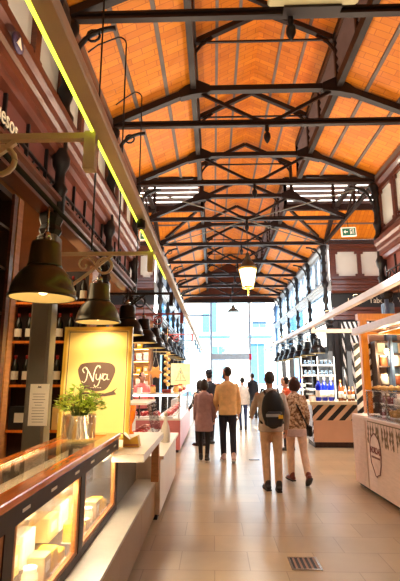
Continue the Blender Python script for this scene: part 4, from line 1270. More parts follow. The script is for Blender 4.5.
for r, (z, xx) in enumerate(((.031, .18), (.031, .42), (.187, .25), (.187, .46))):
    for j in range(5):
        m = ('choc', 'pastry', 'meat_dark', 'white_matte')[(r + j) % 4]
        w = ('brown', 'golden', 'dark red', 'white')[(r + j) % 4]
        tr = thing('cake', '%s cake in the glass showcase, %s level, %s row, %s from far end' % (w, 'lower' if r < 2 else 'upper', 'front' if r % 2 == 0 else 'back', ordinal(j)), 'cake', st((.02 + xx, -.75 - .3 * j, 1.022 + z)), 0, 'cakes in the showcase')
        mb = MB(); mb.box(-.09, .09, -.12, .12, 0, .012, .003); mb.build('board', 'white_matte', tr)
        mb = MB(); mb.lathe([(.08, .012), (.085, .03), (.085, .085), (.075, .095)], n=14); mb.build('sponge', m, tr)
for j in range(9):
    a, b = j % 3, j // 3
    tr = thing('croissant', 'golden croissant on top of the glass showcase, %s row, %s in the row' % (ordinal(b), ordinal(a)), 'croissant', st((.14 + .19 * a, -.70 - .2 * b, 1.022 + hs + .022)), random.uniform(0, 3), 'croissants on the showcase')
    mb = MB(); pts = []; rr = []
    for k in range(9):
        u = -1 + 2 * k / 8; pts.append((.07 * math.sin(u * 1.5), .04 * (1 - math.cos(u * 1.5)), .034)); rr.append((.034 - .022 * abs(u)) * (1 + .09 * (-1) ** k))
    mb.limb(pts, rr, 10); mb.build('crust', 'pastry', tr)
t = thing('timber_portal', 'orange stained timber portal standing at the far end of the pink counter', 'portal', (2.36, 7.06, 0))
mb = MB(); mb.box(.03, .14, 0, .1, 0, 2.5); mb.box(1.5, 1.61, 0, .1, 0, 2.5); mb.each('post', 'frame_orange', t)
mb = MB(); mb.box(-.0, 1.64, -.01, .11, 2.5, 2.6); mb.build('top_beam', 'frame_orange', t)
mb = MB(); mb.box(.14, 1.5, .01, .09, 2.27, 2.36); mb.build('lower_beam', 'frame_orange', t)
t = thing('canopy_rail', 'pale pink timber rail sloping across the top of the orange portal', 'rail', (2.26, 6.98, 2.29))
mb = MB(); mb.box(-.04, .04, -3.0, 0, -.05, .05); mb.build('beam', 'pale_pink', t)
mb = MB()
for k in range(6):
    mb.bar((.04, -.25 - .5 * k, 0), (.36, -.5 * k - .02, 0), .018, .018)
    mb.bar((.04, -.25 - .5 * k, 0), (.36, -.5 * k - .48, 0), .018, .018)
mb.box(.36, .4, -3.0, 0, -.02, .02)
mb.build('lattice', 'wood_tan', t)
mb = MB(); mb.box(.0, .03, -.01, .07, .05, .06); mb.build('cap', 'pale_pink', t)
t = thing('back_wall_unit', 'stall back unit with black and white chevron panel and shelves inside the orange portal', 'shelving', (2.62, 8.0, 0))
mb = MB(); mb.box(.3, 1.6, .2, .25, 0, 2.4); mb.build('back_panel', 'wall_cream', t)
mb = MB(); mb.box(0.0, .3, .16, .2, .9, 2.2); mb.build('chevron_panel', stripemat('black and white chevron', (20, 20, 20), (240, 238, 232), .15, R(-50), .5, 'xz', .5), t)
mb = MB(); mb.box(.32, 1.58, -.1, .2, 2.2, 2.23); mb.box(.3, .34, -.1, .2, 0, 2.2); mb.box(1.56, 1.6, -.1, .2, 0, 2.2); mb.build('carcass', 'wood_dark', t)
for z in (1.1, 1.45, 1.78, 2.0):
    mb = MB(); mb.box(.34, 1.56, -.1, .2, z - .025, z); mb.build('shelf', 'wood_dark', t)
for a, z in enumerate((1.1, 1.45, 1.78)):
    for b in range(5):
        jar(('white' if (a + b) % 2 else 'brown') + ' jar inside the orange portal, %s shelf up, %s from the left' % (ordinal(a), ordinal(b)), (2.62 + .46 + .22 * b, 8.0, z + .001), .07, .18, 'white_matte' if (a + b) % 2 else 'choc', 'white_matte', 'jars inside the orange portal')
t = thing('steel_pole', 'pale blue grey pole standing inside the orange portal', 'pole', (2.99, 7.4, 0))
mb = MB(); mb.lathe([(.035, .02), (.035, 2.9)], n=12); mb.build('tube', 'blue_steel', t)
mb = MB(); mb.lathe([(.08, 0), (.08, .02)], n=16); mb.build('foot_plate', 'blue_steel', t)
for j, (x, y, z, lb) in enumerate(((3.03, 7.68, 2.02, 'left'), (3.12, 7.2, 2.06, 'right'))):
    t = thing('pendant_bulb', 'bare glowing bulb on a cord inside the orange portal, the %s one' % lb, 'bulb', (x, y, z), 0, 'bulbs in the orange portal')
    mb = MB(); mb.ell((0, 0, 0), .042, .042, .055, 14, 9); mb.build('bulb_glass', 'bulb_hot', t)
    mb = MB(); mb.lathe([(.02, .05), (.022, .1), (.01, .11)], n=10); mb.build('socket', 'black', t)
    mb = MB(); mb.tube([(0, 0, .11), (0, 0, 3.165 - z)], .005, 5); mb.build('cord', 'black', t)

# ================================================================== STRIPED BAR
t = thing('bar_counter', 'bar counter with a black and beige diagonal striped band in the right of the crossing', 'counter', (2.27, 10.34, 0))
mb = MB(); mb.box(.02, 2.6, .02, .8, .12, .6); mb.build('front_panel', 'bar_face', t)
mb = MB(); mb.box(.04, 2.55, .05, .75, 0, .12); mb.build('kick_plinth', 'wood_dark', t)
mb = MB(); mb.box(.012, 2.6, .012, .8, .6, .95); mb.build('striped_band', 'stripe', t)
mb = MB(); mb.box(.004, .02, .03, .79, .12, .95); mb.build('side_panel', 'stripe_daylit', t)
mb = MB(); mb.box(-.06, 2.66, -.06, .86, .95, 1.02); mb.build('top', 'jar', t)
zt = 1.022
for j in range(3):
    b = bottle('cobalt blue bottle on the striped bar, %s from the left' % ordinal(j), (2.50 + .15 * j, 10.62 + .02 * (j % 2), zt), 'blue bottles on the bar', 'bottle_blue', 1.75, 'white_matte', 0, 'blue_bottle')
for j in range(4):
    bottle('amber brown bottle on the striped bar, %s from the left' % ordinal(j), (3.02 + .1 * j, 10.6 + .05 * (j % 2), zt), 'brown bottles on the bar', 'bottle_brown', 1.05 + .5 * (j == 0), 'wood_tan', 0, 'brown_bottle')
def glass_cup(label, loc, group, r=.035, h=.12):
    t = thing('drinking_glass', label, 'glass', loc, 0, group)
    mb = MB(); mb.lathe([(r * .8, 0), (r, .006), (r * 1.1, h), (r, h), (r * .9, .012), (.003, .01)], n=14, cap=False); mb.build('wall', 'glass_blue', t)
    mb = MB(); mb.lathe([(r * .79, -.0), (r * .79, .008)], n=14); mb.build('base', 'chrome', t)
    return t
for j in range(6):
    glass_cup('stacked drinking glass on the striped bar right of the brown bottles, %s from the left' % ordinal(j), (3.47 + .09 * (j % 3), 10.56 + .12 * (j // 3), zt), 'glasses on the bar', .04, .3)
for j in range(4):
    jar('white lidded cup on the striped bar, %s from its left corner' % ordinal(j), ([2.28, 2.38, 2.33, 3.85][j], [10.5, 10.6, 10.72, 10.6][j], zt), .045, .13, 'white_matte', 'cardboard', 'cups on the bar', 'lidded_cup')
t = thing('cake_dome', 'pale bowl heaped with white fruit at the right of the striped bar', 'bowl', (4.05, 10.6, zt))
mb = MB(); mb.lathe([(.06, 0), (.07, .01), (.15, .1), (.14, .1), (.06, .02)], n=18, cap=False); mb.build('bowl', 'white_matte', t)
mb = MB(); mb.ell((0, 0, .09), .12, .12, .07, 14, 8); mb.build('filling', 'cheese_pale', t)
t = thing('glass_rack', 'white metal rack with hanging glasses behind the striped bar', 'rack', (2.30, 11.5, 0))
mb = MB()
for x in (0, .42, .85): mb.box(x - .009, x + .009, -.009, .009, 0, 2.1)
mb.each('upright', 'white', t)
mb = MB()
for z in (1.6, 1.86): mb.box(.009, .411, -.1, .1, z, z + .025); mb.box(.429, .841, -.1, .1, z, z + .025)
mb.each('shelf', 'white', t)
for a, z in enumerate((1.626, 1.886)):
    for b in range(6):
        x = 2.30 + .10 + .11 * b + (.10 if b > 2 else 0)
        glass_cup('drinking glass on the white rack, %s shelf, %s from the left' % ('lower' if a == 0 else 'upper', ordinal(b)), (x, 11.5, z), 'glasses on the white rack', .034, .12)
t = thing('striped_screen', 'black screen with white slanted stripes behind the striped bar', 'screen', (3.5, 12.2, 0))
mb = MB(); mb.box(.1, 1.2, -.02, .02, .0, 3.1); mb.build('panel', 'stripe_w', t)
mb = MB(); mb.box(.04, .1, -.03, .03, 0, 3.12); mb.box(1.2, 1.26, -.03, .03, 0, 3.12); mb.each('edge', 'black', t)
for j, (x, lb) in enumerate(((3.12, 'left'), (3.62, 'right'))):
    t = thing('bar_post', 'black square post rising behind the striped bar, %s one' % lb, 'post', (x, 11.75, 0), 0, 'posts behind the bar')
    mb = MB(); mb.box(-.06, .06, -.06, .06, .08, 2.84); mb.build('shaft', 'black', t)
    mb = MB(); mb.box(-.09, .09, -.09, .09, 0, .08, .01); mb.build('foot', 'iron_black', t)
    if j == 0:
        mb = MB(); mb.box(-.04, .04, -.064, -.06, 1.5, 1.62); mb.build('small_plate', 'brown_arm', t)
# far right counters
for k, (ya, yb) in enumerate(((12.9, 15.2), (15.8, 18.2))):
    t = thing('glass_counter', 'white counter with a glass case on the far right, %s beyond the bar' % ordinal(k), 'counter', (2.45, ya, 0), 0, 'far right counters')
    L = yb - ya
    mb = MB(); mb.box(0, .6, 0, L, 0, .85); mb.build('body', 'white', t)
    mb = MB(); mb.box(-.02, .6, 0, L, 1.2, 1.23); mb.build('top', 'white', t)
    mb = MB(); mb.box(.02, .58, .006, .014, .85, 1.2); mb.box(.006, .014, .006, L - .006, .85, 1.2); mb.build('glass_front', 'glass', t)
    for j in range(4):
        bottle('dark bottle on top of the far right %s glass counter, %s from the camera' % (ordinal(k), ordinal(j)), (2.7, ya + .3 + .5 * j, 1.231), 'bottles on the far right counters', 'bottle_blue' if j % 2 else 'bottle', 1.1)
t = thing('back_bar', 'dark back bar with shelves against the wall on the far right', 'shelving', (3.62, 13.2, 0))
mb = MB(); mb.box(.25, .3, 0, 5, 0, 2.6); mb.build('back_panel', 'wood_dark', t)
for z in (.9, 1.3, 1.7, 2.1):
    mb = MB(); mb.box(0, .25, 0, 5, z, z + .03); mb.build('shelf', 'white', t)
mb = MB(); mb.box(0, .25, -.04, 0, 0, 2.6); mb.box(0, .25, 5, 5.04, 0, 2.6); mb.each('side', 'wood_dark', t)

# floor drains
for i, (x, y, sx, sy) in enumerate(((.78, 4.15, .13, .13), (.78, 8.86, .1, .04))):
    t = thing('floor_drain', ['square slotted metal drain in the floor near the camera', 'small dark slot drain in the floor beside the backpacker'][i], 'drain', (x, y, .001))
    mb = MB()
    for a, b, c, d in ((-sx, sx, -sy, -sy + .02), (-sx, sx, sy - .02, sy), (-sx, -sx + .02, -sy + .02, sy - .02), (sx - .02, sx, -sy + .02, sy - .02)): mb.box(a, b, c, d, 0, .006)
    mb.build('rim', 'chrome', t)
    mb = MB(); mb.box(-sx + .02, sx - .02, -sy + .02, sy - .02, 0, .002); mb.build('pit', 'black', t)
    if i == 0:
        mb = MB()
        for k in range(5):
            x0 = -sx + .04 + k * .045; mb.box(x0, x0 + .018, -sy + .02, sy - .02, .002, .005)
        mb.build('grate', 'brown_arm', t)
# ================================================================== PEOPLE
def torso_rings(mb, zh, rows, ybias=0.0):
    n = 20; rings = []
    for z, rx, ry in rows:
        yb = ybias + (-.015 if .25 < z < .5 else 0)
        rings.append([(rx * math.copysign(abs(math.cos(2 * PI * i / n)) ** .85, math.cos(2 * PI * i / n)), yb + ry * math.copysign(abs(math.sin(2 * PI * i / n)) ** .9, math.sin(2 * PI * i / n)), zh + z) for i in range(n)])
    mb.loft(rings, True)
def hand(mb, w, d, palm, side):
    """w wrist, d along the hand, palm = direction the palm faces, side = towards the thumb"""
    w, d, palm, side = Vector(w), Vector(d).normalized(), Vector(palm).normalized(), Vector(side).normalized()
    c = w + d * .055
    for o in (-.026, -.009, .009, .026):
        mb.limb([w + side * o * .7, w + d * .045 + side * o, w + d * .088 + side * o], [.016, .017, .0135], 8)
    for i, (o, l) in enumerate(((.030, .068), (.010, .078), (-.010, .072), (-.030, .056))):
        b = w + d * .09 + side * o * 1.08
        s_ = side * o * .25
        k1 = b + d * l * .45 + palm * l * .12 + s_; k2 = k1 + d * l * .32 + palm * l * .24; k3 = k2 + d * l * .18 + palm * l * .3
        mb.limb([b - d * .015, b, k1, k2, k3], [.0095, .0095, .0088, .008, .0072], 8)
    b = w + d * .03 + side * .026
    mb.limb([b - side * .012, b + d * .022 + side * .022 + palm * .008, b + d * .048 + side * .03 + palm * .02, b + d * .066 + side * .028 + palm * .03], [.013, .0115, .0098, .008], 8)

def person(label, loc, rz, h, legs, arms, top, bottom, shoes, hair, skin='skin', coat=0.0, topname='jacket', bottomname='trousers', female=False, head_yaw=0.0, hood=False, hem=None, cap=None, beard=None, loose=1.0, headtilt=0.0, broad=1.0):
    t = thing('person', label, 'person', loc, rz)
    k = .93 if female else 1.0
    def leg(a, b):
        return Vector((0, math.sin(a), -math.cos(a))), Vector((0, math.sin(a - b), -math.cos(a - b)))
    L1, L2 = .43, .41
    ends = []
    for s, (a, b, p) in zip((-1, 1), legs):
        d1, d2 = leg(R(a), R(b))
        ends.append((d1 * L1 + d2 * L2).z)
    zh = -min(ends) + .085
    HP, KN, AN = [], [], []
    for s, (a, b, p) in zip((-1, 1), legs):
        d1, d2 = leg(R(a), R(b))
        hp = Vector((s * .088, 0, zh)); kn = hp + d1 * L1; an = kn + d2 * L2
        an.x = s * .075
        HP.append(hp); KN.append(kn); AN.append(an)
    # --- shoes
    low = 1e9; shm = []
    for s, (a, b, p), an in zip((-1, 1), legs, AN):
        mb = MB()
        rot = Matrix.Rotation(R(p), 4, 'X') @ Matrix.Rotation(R(-6 * s), 4, 'Z')
        mb2 = MB()
        mb2.limb([(0, -.055, -.04), (0, .03, -.043), (0, .12, -.05), (0, .165, -.053)], [.045, .045, .042, .03], 14, (1, .8))
        mb2.limb([(0, -.015, -.02), (0, -.02, .035)], [.05, .047], 12)
        sole = [(.0 + x, y, z) for z in (-.088, -.066) for x, y in ((-.036, -.09), (.036, -.09), (.045, .0), (.048, .1), (.03, .19), (-.03, .19), (-.048, .1), (-.045, 0))]
        mb.v = [tuple(rot @ Vector(q) + an) for q in mb2.v]; mb.f = mb2.f; mb.sm = mb2.sm
        so = MB(); so.loft([[tuple(rot @ Vector(q) + an) for q in sole[:8]], [tuple(rot @ Vector(q) + an) for q in sole[8:]]], False)
        low = min(low, min(q[2] for q in so.v))
        shm.append((mb, so))
    dz = -low
    def sh(v): return v + Vector((0, 0, dz))
    zh += dz; HP = [sh(v) for v in HP]; KN = [sh(v) for v in KN]; AN = [sh(v) for v in AN]
    # --- skeleton of arms
    SH, EL, WR, FD = [], [], [], []
    sw = .172 * (0.92 if female else 1.0) * broad; k *= broad
    for s, (u, f) in zip((-1, 1), arms):
        u = Vector((u[0] * s, u[1], u[2])).normalized(); f = Vector((f[0] * s, f[1], f[2])).normalized()
        a = Vector((s * sw, 0, zh + .468)); e = a + u * .285; w = e + f * .25
        SH.append(a); EL.append(e); WR.append(w); FD.append(f)
    hc = Vector((0, .02, zh + .71))
    hrot = Matrix.Rotation(head_yaw, 3, 'Z') @ Matrix.Rotation(R(headtilt), 3, 'X')
    def hp_(p): return hc + hrot @ Vector(p)
    # --- the body, one continuous surface
    mb = MB()
    torso_rings(mb, zh, [(-.10, .12, .09), (-.04, .15, .105), (.05, .15, .1), (.15, .132, .092), (.27, .142, .097), (.40, .155 * k, .10), (.47, .15 * k, .09), (.515, .09, .07), (.53, .06, .055)])
    for s in (0, 1):
        mb.limb([HP[s] - Vector((0, 0, .02)), KN[s].lerp(HP[s], .5), KN[s], AN[s].lerp(KN[s], .6), AN[s], AN[s] + Vector((0, .01, -.03))], [.082, .07, .05, .048, .034, .034], 12)
        mb.limb([SH[s], EL[s], WR[s]], [.048, .038, .027], 12)
        sg = (-1, 1)[s]
        d = FD[s]
        side = Vector((0, 1, 0)) - d * d.y
        if side.length < .3: side = Vector((0, 0, 1)) - d * d.z
        side.normalize()
        palm = side.cross(d) * (1 if s == 0 else -1)
        if palm.x * sg > 0: palm = -palm
        hand(mb, WR[s], d, palm, side)
    mb.limb([(0, -.005, zh + .48), (0, .01, zh + .62)], [.055, .052], 12)
    mb2 = MB()
    rows = [(-.118, .02, .03, .045), (-.108, .04, .05, .03), (-.08, .055, .068, .014), (-.03, .068, .085, .003), (.03, .076, .096, -.004), (.07, .074, .092, -.006), (.1, .055, .07, -.006), (.118, .028, .035, -.005)]
    rings = [[(rx * math.cos(2 * PI * i / 18), yo + ry * math.sin(2 * PI * i / 18), z) for i in range(18)] for z, rx, ry, yo in rows]
    mb2.loft(rings, True)
    mb2.limb([(0, .088, .015), (0, .102, -.01), (0, .108, -.028)], [.010, .013, .015], 8)
    for s in (-1, 1): mb2.ell((s * .078, -.005, -.005), .012, .022, .034, 10, 6)
    mb2.ell((0, .088, -.062), .022, .012, .008, 10, 6)
    mb.v += [tuple(hp_(q)) for q in mb2.v]; o = len(mb.v) - len(mb2.v)
    mb.f += [tuple(i + o for i in f) for f in mb2.f]; mb.sm += mb2.sm
    body = link('body', evalmesh(mb, .0075, 3), skin, t)
    for s in (-1, 1):
        e = MB(); e.ell(hp_((s * .031, .083, .012)), .012, .009, .009, 10, 6); link('eye', e.mesh('eye'), 'eye', t)
    # --- trousers
    mb = MB(); g = .012
    torso_rings(mb, zh, [(-.1, .13, .105), (-.04, .165, .125), (.04, .163, .12), (.09, .155, .112)])
    for s in (0, 1):
        mb.limb([HP[s] - Vector((0, 0, .02)), KN[s].lerp(HP[s], .5), KN[s], AN[s].lerp(KN[s], .5), AN[s] + (KN[s] - AN[s]).normalized() * .02], [(.094 if loose >= 1 else .09), .083 * loose, .066 * loose, .062 * loose, .056 * loose], 14)
    link(bottomname, evalmesh(mb, .011, 4, .5, .5), bottom, t)
    # --- top
    mb = MB()
    rows = []
    if coat > 0: rows += [(-coat, .205, .16), (-coat * .6, .2, .155)]
    else: rows += [(-.08, .178 * broad, .135)]
    rows += [(0, .18 * broad, .138), (.1, .168 * broad, .128), (.27, .17 * broad, .126), (.4, .178 * k, .125), (.48, .17 * k, .108), (.53, .1, .085), (.555, .068, .066)]
    torso_rings(mb, zh, rows)
    for s in (0, 1):
        mb.limb([SH[s] - Vector((0, 0, .012)), EL[s], WR[s] - FD[s] * .012], [.052, .052, .042], 14)
    if hood: mb.ell((0, -.085, zh + .53), .11, .055, .05, 14, 8)
    link(topname, evalmesh(mb, .011, 4, .5, .5), top, t)
    if hem:
        mb = MB(); torso_rings(mb, zh, [(-.18, .19, .145), (-.1, .188, .145), (-.05, .185, .14)]); link('hem', evalmesh(mb, .011, 3, .5, .5), hem, t)
    # --- shoes
    for (m1, so) in shm:
        for m_ in (m1, so): m_.v = [(x, y, z + dz) for x, y, z in m_.v]
        sobj = link('shoe', evalmesh(m1, .009, 3, .5, .5), shoes[0], t)
        link('sole', so.mesh('sole'), shoes[1], sobj)
    # --- hair
    mb = MB()
    if cap is None or hair[1] != 'short':
        mb.ell(hp_((0, -.018, .024)), .083, .092, .106, 18, 12)
    else:
        mb.ell(hp_((0, -.03, -.01)), .082, .075, .085, 18, 12)
    st_ = hair[1]
    if st_ == 'bob':
        mb.ell(hp_((0, -.03, -.03)), .1, .085, .115, 18, 12)
        for s in (-1, 1): mb.ell(hp_((s * .07, .015, -.03)), .026, .055, .09, 12, 8)
    if st_ == 'long':
        mb.limb([hp_((0, -.05, .03)), hp_((0, -.075, -.1)), hp_((0, -.10, -.24))], [.085, .085, .06], 14, (1, .6))
        for s in (-1, 1): mb.ell(hp_((s * .07, .0, -.05)), .026, .055, .12, 12, 8)
    if st_ == 'bun': mb.ell(hp_((0, -.11, .05)), .045, .045, .045, 12, 8)
    link('hair', evalmesh(mb, .009, 3), hair[0], t)
    if beard:
        mb = MB()
        for s in (-1, 1): mb.limb([hp_((s * .068, .02, -.03)), hp_((s * .056, .06, -.085)), hp_((0, .085, -.108))], [.014, .02, .02], 8)
        link('beard', evalmesh(mb, .008, 2), beard, t)
    if cap:
        mb = MB(); mb.ell(hp_((0, -.01, .055)), .092, .108, .088, 18, 10)
        mb.limb([hp_((0, .07, .045)), hp_((0, .15, .03))], [.06, .05], 14, (1, .16))
        link('cap', evalmesh(mb, .009, 2), cap, t)
    t.scale = (h / 1.75,) * 3
    t['_j'] = [zh]
    del t['_j']
    return t, dict(zh=zh, SH=SH, EL=EL, WR=WR, HP=HP, s=h / 1.75)

khaki = cloth('khaki trousers', (206, 170, 138)); grey_j = cloth('grey beige jacket', (186, 172, 160))
hair_dk = mat('dark hair', (34, 26, 24), .5, 0, .3, 30); hair_gr = mat('greying hair', (62, 58, 56), .5, 0, .3, 30); hair_br = mat('dark brown hair', (58, 30, 24), .45, 0, .3, 30)
shoe_bk = mat('black shoe leather', (34, 28, 28), .45); shoe_br = mat('reddish brown leather', (112, 46, 34), .4); sole_w = mat('white rubber sole', (226, 220, 214), .6); sole_d = mat('dark rubber sole', (38, 32, 30), .7)
floral = spotmat('mottled beige blouse', (120, 84, 56), (200, 162, 122), (226, 204, 176), 26)
lilac = cloth('pale lilac hem', (206, 182, 176)); cream_tr = cloth('cream trousers', (232, 196, 168))
mauve = cloth('mauve grey coat', (158, 124, 126)); legging = cloth('black legging', (26, 22, 24)); mustard = cloth('mustard beige shirt', (226, 184, 128)); navy = cloth('dark navy trousers', (28, 28, 44))
dkc = cloth('dark clothing', (34, 32, 40)); whitec = cloth('white blouse', (226, 216, 204)); jean = cloth('blue jeans', (44, 56, 92)); orange_c = cloth('orange red top', (226, 94, 50)); pinkc = cloth('pink work shirt', (206, 110, 104))

# 1 backpacker
p1, j1 = person('man walking away in grey jacket and khaki trousers wearing a black backpack', (.84, 6.62, 0), R(4), 1.66, [(3, 4, 0), (-4, 6, 0)],
    [((.35, .12, -1), (-.15, 1, -.25)), ((.22, -.05, -1), (.0, .35, -1))], grey_j, khaki, (shoe_bk, sole_d), (hair_gr, 'short'), hood=True, topname='jacket', head_yaw=R(8), broad=1.12)
s = j1['s']; zsh = (j1['zh'] + .40) * s
t = thing('backpack', 'black backpack with a grey stripe on the back of the man in khaki trousers', 'backpack', (.84 + .0, 6.62, 0), R(4))
by = -.125 * s
mb = MB(); mb.ell((0, by - .075, zsh - .13), .17, .09, .27, 20, 14); mb.box(-.13, .13, by - .12, by - .03, zsh - .36, zsh + .02, .03)
link('main_bag', evalmesh(mb, .011, 5, .5, .6), M['black'], t)
mb = MB(); mb.box(-.11, .11, by - .185, by - .13, zsh - .36, zsh - .15, .02); link('front_pocket', evalmesh(mb, .009, 4, .5, .6), mat('charcoal nylon', (34, 34, 38), .6), t)
mb = MB(); mb.box(-.125, .08, by - .19, by - .186, zsh - .225, zsh - .185); mb.build('reflective_stripe', mat('grey reflective tape', (170, 172, 170), .4), t)
mb = MB(); mb.box(.05, .115, by - .194, by - .191, zsh - .25, zsh - .2); mb.build('yellow_tag', mat('yellow tag', (230, 190, 50), .5), t)
for s_ in (-1, 1):
    mb = MB(); r_ = .128 * s
    mb.tube([(s_ * .09, by - .03, zsh + .07), (s_ * .1, by + .04, zsh + .135), (s_ * .115, .0, zsh + .155), (s_ * .12, .10, zsh + .09), (s_ * .125, .145, zsh - .05), (s_ * .16, .10, zsh - .24), (s_ * .155, by + .0, zsh - .33)], .02, 8, (1, .45))
    mb.build('shoulder_strap', 'black', t)
# 2 woman in mottled blouse
p2, j2 = person('woman walking away in mottled beige blouse and cream trousers with a dark brown bob', (1.27, 7.0, 0), R(10), 1.55, [(9, 6, 0), (-14, 14, -34)],
    [((.25, .1, -1), (-.05, .4, -1)), ((.22, -.02, -1), (.05, .3, -1))], floral, cream_tr, (shoe_br, sole_d), (hair_br, 'bob'), topname='blouse', female=True, hem=lilac, head_yaw=R(28))
s = j2['s']; zz = j2['zh'] * s
t = thing('shoulder_bag', 'small dark shoulder bag worn across the back of the woman in the mottled blouse', 'bag', (1.27, 7.0, 0), R(10))
mb = MB(); mb.tube([(-.07, .03, zz + .445), (-.055, -.08, zz + .42), (.0, -.137, zz + .28), (.10, -.137, zz + .08), (.185, -.05, zz - .02)], .012, 8, (1.2, .5)); mb.build('strap', 'black', t)
mb = MB(); mb.box(.185, .245, -.09, .1, zz - .17, zz + .0, .02); link('bag_body', evalmesh(mb, .009, 3), 'black', t)
# 3 mauve coat
p3, j3 = person('woman walking away in a mauve grey coat and black leggings', (-.19, 8.73, 0), R(-4), 1.53, [(4, 4, 0), (-5, 6, -4)],
    [((.14, .02, -1), (.02, .2, -1)), ((.2, .05, -1), (.05, .5, -1))], mauve, legging, (shoe_bk, sole_w), (hair_dk, 'bob'), topname='coat', female=True, coat=.3, loose=.82, head_yaw=R(20))
# 4 mustard shirt
p4, j4 = person('bearded man walking away in a mustard beige shirt and dark navy trousers', (.27, 8.68, 0), R(6), 1.77, [(6, 4, 0), (-9, 12, -12)],
    [((.2, .05, -1), (-.05, .6, -.9)), ((.16, -.05, -1), (.0, .25, -1))], mustard, navy, (mat('pale sneaker', (198, 170, 166), .6), sole_w), (hair_dk, 'short'), topname='shirt', head_yaw=R(38), beard=hair_dk)
# 5 man in cap
person('man in dark clothing and a dark cap standing beyond the woman in the mauve coat', (-.12, 10.95, 0), R(-10), 1.74, [(2, 2, 0), (-2, 3, 0)],
    [((.16, .0, -1), (.0, .3, -1)), ((.16, 0, -1), (.0, .4, -1))], dkc, dkc, (shoe_bk, sole_d), (hair_dk, 'short'), topname='jacket', head_yaw=R(30), cap=dkc)
# 6 woman at left
person('long haired woman in black and white patterned top standing left of the mauve coat', (-.33, 10.6, 0), R(35), 1.5, [(2, 2, 0), (-2, 3, 0)],
    [((.16, .1, -1), (-.1, .8, -.5)), ((.16, .1, -1), (-.1, .6, -.8))], spotmat('black white blouse', (26, 24, 28), (40, 38, 44), (214, 206, 200), 16), legging, (shoe_bk, sole_d), (hair_dk, 'long'), topname='blouse', female=True, loose=.85)
# 7 distant woman
p7, j7 = person('distant woman in a white blouse and blue jeans walking towards the glazed end', (.87, 13.35, 0), R(0), 1.55, [(5, 3, 0), (-6, 8, -8)],
    [((.16, .0, -1), (.0, .2, -1)), ((.16, .0, -1), (.0, .2, -1))], whitec, jean, (shoe_bk, sole_w), (hair_dk, 'bun'), topname='blouse', female=True, loose=.85)
t = thing('handbag', 'dark handbag hanging at the right side of the distant woman in white', 'bag', (1.09, 13.33, 0))
z7 = j7['zh'] * j7['s']
mb = MB(); mb.box(.02, .12, -.13, .13, z7 - .2, z7 + .06, .03); link('bag_body', evalmesh(mb, .01, 3), 'black', t)
mb = MB(); mb.tube([(.06, -.1, z7 + .03), (-.01, -.05, z7 + .25), (-.06, .0, z7 + .42), (-.01, .05, z7 + .25), (.06, .1, z7 + .03)], .01, 6); mb.build('strap', 'black', t)
# 8 person in orange
person('dark haired person in an orange red top beyond the walking couple', (1.63, 10.0, 0), R(60), 1.58, [(2, 2, 0), (-2, 3, 0)],
    [((.16, .1, -1), (-.1, .8, -.5)), ((.16, .1, -1), (-.1, .6, -.8))], orange_c, navy, (shoe_bk, sole_d), (hair_dk, 'short'), topname='shirt', female=True)
# 9 vendor
person('vendor in a pink work shirt standing behind the pink deli counter', (-1.80, 11.0, 0), R(-150), 1.68, [(1, 1, 0), (-1, 1, 0)],
    [((.16, .3, -1), (-.1, .9, .0)), ((.16, .3, -1), (-.1, .9, -.1))], pinkc, dkc, (shoe_bk, sole_d), (hair_dk, 'short'), topname='shirt', head_yaw=R(20))
# 10, 11 people near the far end
person('far person in dark clothing near the right side of the glazed end', (1.55, 17.5, 0), R(20), 1.7, [(4, 4, 0), (-4, 6, 0)],
    [((.16, .0, -1), (.0, .2, -1)), ((.16, .0, -1), (.0, .2, -1))], dkc, navy, (shoe_bk, sole_d), (hair_dk, 'short'), topname='jacket')

# ================================================================== OUTSIDE
t = thing('street_building', 'sunlit cream building with blue shutters across the street beyond the glass', 'building', (0, 36, 0))
mb = MB(); mb.box(-30, 30, 0, 10, 0, 22); mb.build('wall', 'plaster', t)
mb = MB()
for z in (4.6, 8.6, 12.6): mb.box(-30, 30, -.12, 0, z - .12, z + .12)
mb.build('string_course', 'plaster', t)
for (x0, x1, z0, z1) in ((-.9, 0.3, 5.2, 8.0), (-.2, 1.0, 1.2, 4.0), (3.1, 4.2, 1.0, 4.2), (3.3, 4.4, 5.6, 8.2), (6.4, 7.5, 5.2, 8.0), (6.4, 7.6, .2, 3.6), (-4.4, -3.2, 5.2, 8.0), (-4.4, -3.2, .2, 3.4), (-8, -6.8, 5.2, 8), (10, 11.2, 5.2, 8), (10, 11.2, .2, 3.4)):
    w = MB(); w.box(x0 - .1, x1 + .1, -.06, -.001, z0 - .1, z1 + .1); wo = w.build('window', 'plaster', t)
    w = MB(); w.box(x0, (x0 + x1) / 2 - .02, -.1, -.061, z0, z1); w.box((x0 + x1) / 2 + .02, x1, -.1, -.061, z0, z1); w.build('shutter', 'shutter', wo)
for (x0, x1, z) in ((-1.2, 1.4, 4.7), (2.8, 4.8, 4.7), (-4.8, -2.8, 4.7), (6.0, 8.0, 4.7)):
    b = MB(); b.box(x0, x1, -.9, -.12, z, z + .12)
    bo = b.build('balcony', 'shutter', t)
    b = MB(); b.box(x0, x1, -.9, -.86, z + .95, z + 1.0)
    n = int((x1 - x0) / .16)
    for k in range(n + 1):
        xx = x0 + (x1 - x0 - .03) * k / n; b.box(xx, xx + .03, -.9, -.87, z + .12, z + .95)
    b.build('railing', 'shutter', bo)
b = MB(); b.box(-.3, 1.3, -.02, -.001, 0, 1.1); b.build('doorway', 'shutter', t)

